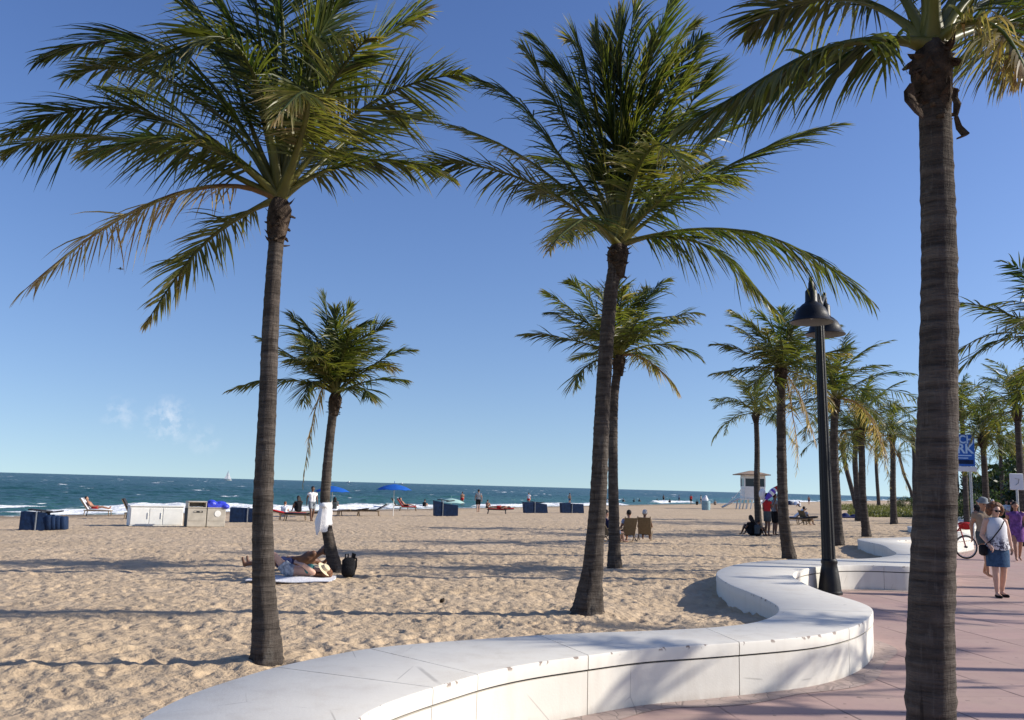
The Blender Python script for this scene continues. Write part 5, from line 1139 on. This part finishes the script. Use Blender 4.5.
text_mesh('BEACH', .42, SIGNL, t, (0, -.036, zt-hgt*.17), width=w*.92); text_mesh('PARK', .50, SIGNL, t, (0, -.036, zt-hgt*.46), width=w*.92)
for z, ww in ((.66, .8), (.74, .6)): MB().box((0, -.033, zt-hgt*z), (w*ww, .008, .035)).build('text_rule', SIGNL, t, 0)
MB().box((0, -.033, zt-hgt*.86), (w*.9, .008, hgt*.13)).build('dark_band', NAVY, t, 0)
for x in (-.36, .36): MB().lathe([(.05, 0), (.05, zw+.02)], n=10, c=(x*w, .02, 0)).build('post', STEEL, t)
Dw = 31.0; s = Dw/FPX; b = PD(1017.5, 500, Dw); b.z = 0; t = thing('white_sign', 'pale grey rectangular sign on a post at the right edge, above the walkers', 'sign', b)
za, zb = PD(1017, 473.5, Dw).z, PD(1017, 490, Dw).z
MB().box((0, 0, (za+zb)/2), (13.5*s, .04, za-zb), bev=.015).build('panel', SIGNW, t, 30); MB().lathe([(.04, 0), (.04, zb+.02)], n=10).build('post', STEEL, t)
MB().tube([(-.06, -.025, (za+zb)/2+.12), (.08, -.025, (za+zb)/2+.10), (.05, -.025, (za+zb)/2-.05), (-.05, -.025, (za+zb)/2-.12)], .02, 6, squash=.3).build('symbol', GREYC, t)

# ------------------------------------------------------------------ bicycle
bw = PZ(966.5, 559, 0); t = thing('bicycle', 'red bicycle parked behind the near palm trunk, only its front wheel in view', 'bicycle', bw, 0); rw = .335
def wheel(x, name='wheel'):
    wq = MB(); n = 36; r = rw-.02; rings = [[V3(x+math.cos(2*PI*i/n)*(r+math.cos(a)*.019), math.sin(a)*.019, rw+math.sin(2*PI*i/n)*(r+math.cos(a)*.019)) for a in [2*PI*j/8 for j in range(8)]] for i in range(n+1)]
    wq.loft(rings, cap=False); o = wq.build('wheel', RUBBER, t, 60)
    ri = MB(); rings = [[V3(x+math.cos(2*PI*i/n)*(r-.03+math.cos(a)*.010), math.sin(a)*.012, rw+math.sin(2*PI*i/n)*(r-.03+math.cos(a)*.010)) for a in [2*PI*j/6 for j in range(6)]] for i in range(n+1)]; ri.loft(rings, cap=False); ri.build('rim', STEEL, o, 60)
    sp = MB()
    for i in range(18): a = 2*PI*i/18; sp.tube([(x+math.cos(a+.2)*.02, .02*(-1)**i, rw+math.sin(a+.2)*.02), (x+math.cos(a)*(r-.03), 0, rw+math.sin(a)*(r-.03))], .0018, 4)
    sp.build('spokes', STEEL, o, 60); MB().tube([(x, -.05, rw), (x, .05, rw)], .03, 10).build('hub', DARKM, o)
wheel(0); wheel(-1.06)
hb_ = (-.16, 0, .86); st_ = (-.70, 0, .80); bb = (-.62, 0, .29)
f = MB(); f.tube([hb_, bb], .02); f.tube([(-.15, 0, .80), (-.69, 0, .72)], .018); f.tube([bb, st_], .018); f.tube([bb, (-1.06, 0, rw)], .014); f.tube([(-.69, 0, .72), (-1.06, 0, rw)], .012); f.build('frame', REDM, t, 60)
f = MB(); f.tube([(0, 0, rw), (-.06, 0, .55), (-.16, 0, .92)], .018); f.build('fork', REDM, t, 60)
MB().tube([(-.05, .30, .98), (-.14, .20, 1.02), (-.17, 0, .95), (-.14, -.20, 1.02), (-.05, -.30, .98)], .014).build('handlebar', REDM, t, 60)
MB().box((-.72, 0, .86), (.26, .15, .07), bev=.03).build('saddle', BLACKM, t, 60)
MB().lathe([(.09, -.012), (.09, .012)], n=20).build('chainring', DARKM, t).matrix_local = Matrix.Translation((-.62, -.05, .29)) @ Matrix.Rotation(R(90), 4, 'X')
for sg in (-1, 1): MB().tube([(-.62, sg*.05, .29), (-.62+sg*.12, sg*.08, .29-sg*.12), (-.62+sg*.12, sg*.16, .29-sg*.12)], .012, 6).build('crank', DARKM, t)
MB().box((.02, 0, .93), (.26, .32, .20), bev=.04, taper=1.1).build('basket', REDC, t, 40)

# ------------------------------------------------------------------ dune grass and shrubs
rnd = np.random.default_rng(9); V = []; F = []; C = []
def grass(n, poly, hmin, hmax):
    global V, F, C
    pts = []
    while len(pts) < n:
        px = rnd.uniform(834, 990); q = rnd.beta(1.2, 1.6); py = 517-q*13.5+(px-834)*.006
        if px < 848 and q < .5: continue
        pts.append(G(px, py))
    base = len(V)
    for p_ in pts:
        a = rnd.uniform(0, 6.28); h = rnd.uniform(hmin, hmax); w_ = rnd.uniform(.03, .07); d = np.array((math.cos(a), math.sin(a), 0)); b = np.array(p_[:]); ln = rnd.normal(0, .25, 2)
        t_ = b+np.array((ln[0]*h, ln[1]*h, h)); k = len(V); m_ = (b+t_)/2+np.array((0, 0, h*.12))
        V += [b-d*w_, b+d*w_, m_+d*w_*.7, m_-d*w_*.7, t_+d*.006, t_-d*.006]; F += [(k, k+1, k+2, k+3), (k+3, k+2, k+4, k+5)]
        c = np.array((.060, .072, .028))*rnd.uniform(.7, 1.3)+rnd.random()*np.array((.06, .04, .01)); C += [c]*6
grass(20000, None, .10, .30)
o = np_mesh('dune_grass', np.array(V), np.array(F), LEAF, col=np.array(C), smooth=False); tag(o, 'strip of low green dune grass under the far palms', 'grass', kind='stuff')
def shrub(label, c, size, n, seed, cat='shrub', col=(.035, .055, .022)):
    r = np.random.default_rng(seed); t = thing('bushy_shrub', label, cat, c)
    nb = 14; cen = r.normal(0, .33, (nb, 3))*np.array(size)*np.array((1, .8, .7))+np.array((0, 0, size[2]*.55)); rad = r.uniform(.22, .42, nb)*min(size)
    i = r.integers(0, nb, n); d = norm(r.normal(0, 1, (n, 3))); P = cen[i]+d*(rad[i]*r.uniform(.55, 1.05, n)**.5)[:, None]; P[:, 2] = np.abs(P[:, 2])
    u = norm(r.normal(0, 1, (n, 3))); v = norm(np.cross(u, d+.01)); L = r.uniform(.08, .2, n)[:, None]*size[2]*.35
    V = np.stack([P-u*L, P-v*L*.4, P+u*L, P+v*L*.4], 1).reshape(-1, 3); F = np.arange(4*n).reshape(n, 4); C = np.array(col)*r.uniform(.6, 1.5, (n, 1)); 
    np_mesh('foliage', V, F, LEAF, t, False, np.repeat(C, 4, 0))
    k = MB()
    for a in range(4): e = cen[a]; k.tube([(0, 0, -.1), tuple(e*.5), tuple(e)], [.07, .05, .02], 6)
    k.build('stem', WOOD, t); return t
for i, (px, Dd, sz, lab) in enumerate(((964, 62, (3.0, 2.2, 1.6), 'dark green shrub under the blue sign posts'), (981, 58, (3.0, 2.2, 1.8), 'dark green shrub between the sign posts and the distant walkers'), (1003, 75, (5, 3, 4.4), 'broad dark shrub behind the distant walkers in white'), (1021, 66, (4.6, 3, 4.2), 'dark shrub at the right edge below the white sign'), (905, 135, (4, 3, 1.5), 'far dark bush beyond the dune grass, left of the near trunk'), (950, 110, (5, 4, 2.4), 'far dark bush just right of the near trunk'), (1035, 50, (4, 3, 4), 'dark shrub partly cut by the right frame edge'), (990, 120, (12, 5, 6), 'large distant shrub closing the end of the promenade'))):
    c = PD(px, 500, Dd); c.z = 0; shrub(lab, c, sz, 3800, 60+i)
# ------------------------------------------------------------------ boats and a gull
def at_sea(px, D): p_ = PD(px, 480, D); p_.z = SEAZ; return p_
p = at_sea(227.5, 1100); t = thing('sailboat', 'white sailboat with raised sails far out on the horizon', 'sailboat', p, R(20)); 
MB().loft([[V3(x, y*wd, z) for y, z in ((-1, 1.0), (-.6, 0), (.6, 0), (1, 1.0))] for x, wd in ((-4.5, .9), (-2, 1.3), (1, 1.3), (3.5, .7), (5, .05))]).build('hull', WHITEP, t, 40)
MB().lathe([(.09, 0), (.07, 12)], n=8, c=(.5, 0, .8)).build('mast', STEEL, t)
MB().add([(.3, 0, 2.0), (-4.0, .4, 2.0), (-1.4, .3, 7.5), (.3, 0, 12.4), (.3, .06, 2.0), (-4.0, .46, 2.0), (-1.4, .36, 7.5), (.3, .06, 12.4)], [(0, 1, 2, 3), (7, 6, 5, 4), (0, 4, 5, 1), (1, 5, 6, 2), (2, 6, 7, 3), (3, 7, 4, 0)]).build('mainsail', WHITEC, t, 0)
MB().add([(.8, 0, 2.0), (4.6, .2, 1.4), (2.4, .25, 5.5), (.8, 0, 10.5), (.8, .06, 2.0), (4.6, .26, 1.4), (2.4, .31, 5.5), (.8, .06, 10.5)], [(0, 1, 2, 3), (7, 6, 5, 4), (0, 4, 5, 1), (1, 5, 6, 2), (2, 6, 7, 3), (3, 7, 4, 0)]).build('jib', WHITEC, t, 0)
def motorboat(label, px, D):
    t = thing('motorboat', label, 'boat', at_sea(px, D), R(-30)); MB().loft([[V3(x, y*wd, z) for y, z in ((-1, 1.6), (-.6, 0), (.6, 0), (1, 1.6))] for x, wd in ((-4.5, 1.3), (0, 1.6), (3, 1.2), (5.5, .05))]).build('hull', WHITEP, t, 40)
    MB().box((-.5, 0, 2.3), (3.2, 2.0, 1.6), bev=.3, taper=.8).build('cabin', WHITEP, t, 40)
motorboat('tiny white motorboat on the horizon above the towel palm', 349, 1500); motorboat('tiny white motorboat on the horizon right of the second umbrella', 402, 1700)
p = PD(120.5, 269, 62); t = thing('gull', 'small dark gull gliding in the sky under the left palm crown', 'bird', p, R(25)); c = MB()
c.capsule((-.16, 0, 0), .03, (.12, 0, .01), .045); c.capsule((.12, 0, .01), .04, (.21, 0, .02), .025)
for sg in (-1, 1):
    c.loft([[V3(.06-yy*.10, sg*yy, zz+.008), V3(.06-yy*.10-ch, sg*yy, zz+.004), V3(.06-yy*.10-ch, sg*yy, zz-.004), V3(.06-yy*.10, sg*yy, zz-.008)] for yy, zz, ch in ((.02, .02, .14), (.18, .07, .13), (.36, .06, .09), (.50, .01, .03))])
c.loft([[V3(-.14, y, .0), V3(-.28, y*1.8, .0), V3(-.28, y*1.8, -.01), V3(-.14, y, -.01)] for y in (-.03, .03)])
me = remesh(c, .012, 1, 'body'); me.materials.append(DGREYC); o = bpy.data.objects.new('body', me); COL.objects.link(o); o.parent = t

GR = dict(coconut_palm='coconut palms along the beach and promenade', sun_lounger='sun loungers on the beach', beach_chair='tan beach chairs on the sand', beach_umbrella='beach umbrellas near the surf', litter_bin='beige litter bins', bushy_shrub='shrubs behind the promenade', person='people on the beach and promenade', motorboat='motorboats on the horizon')
for o_ in list(scene.objects):
    k_ = o_.name.split('.')[0]
    if o_.parent is None and k_ in GR and 'group' not in o_: o_['group'] = GR[k_]
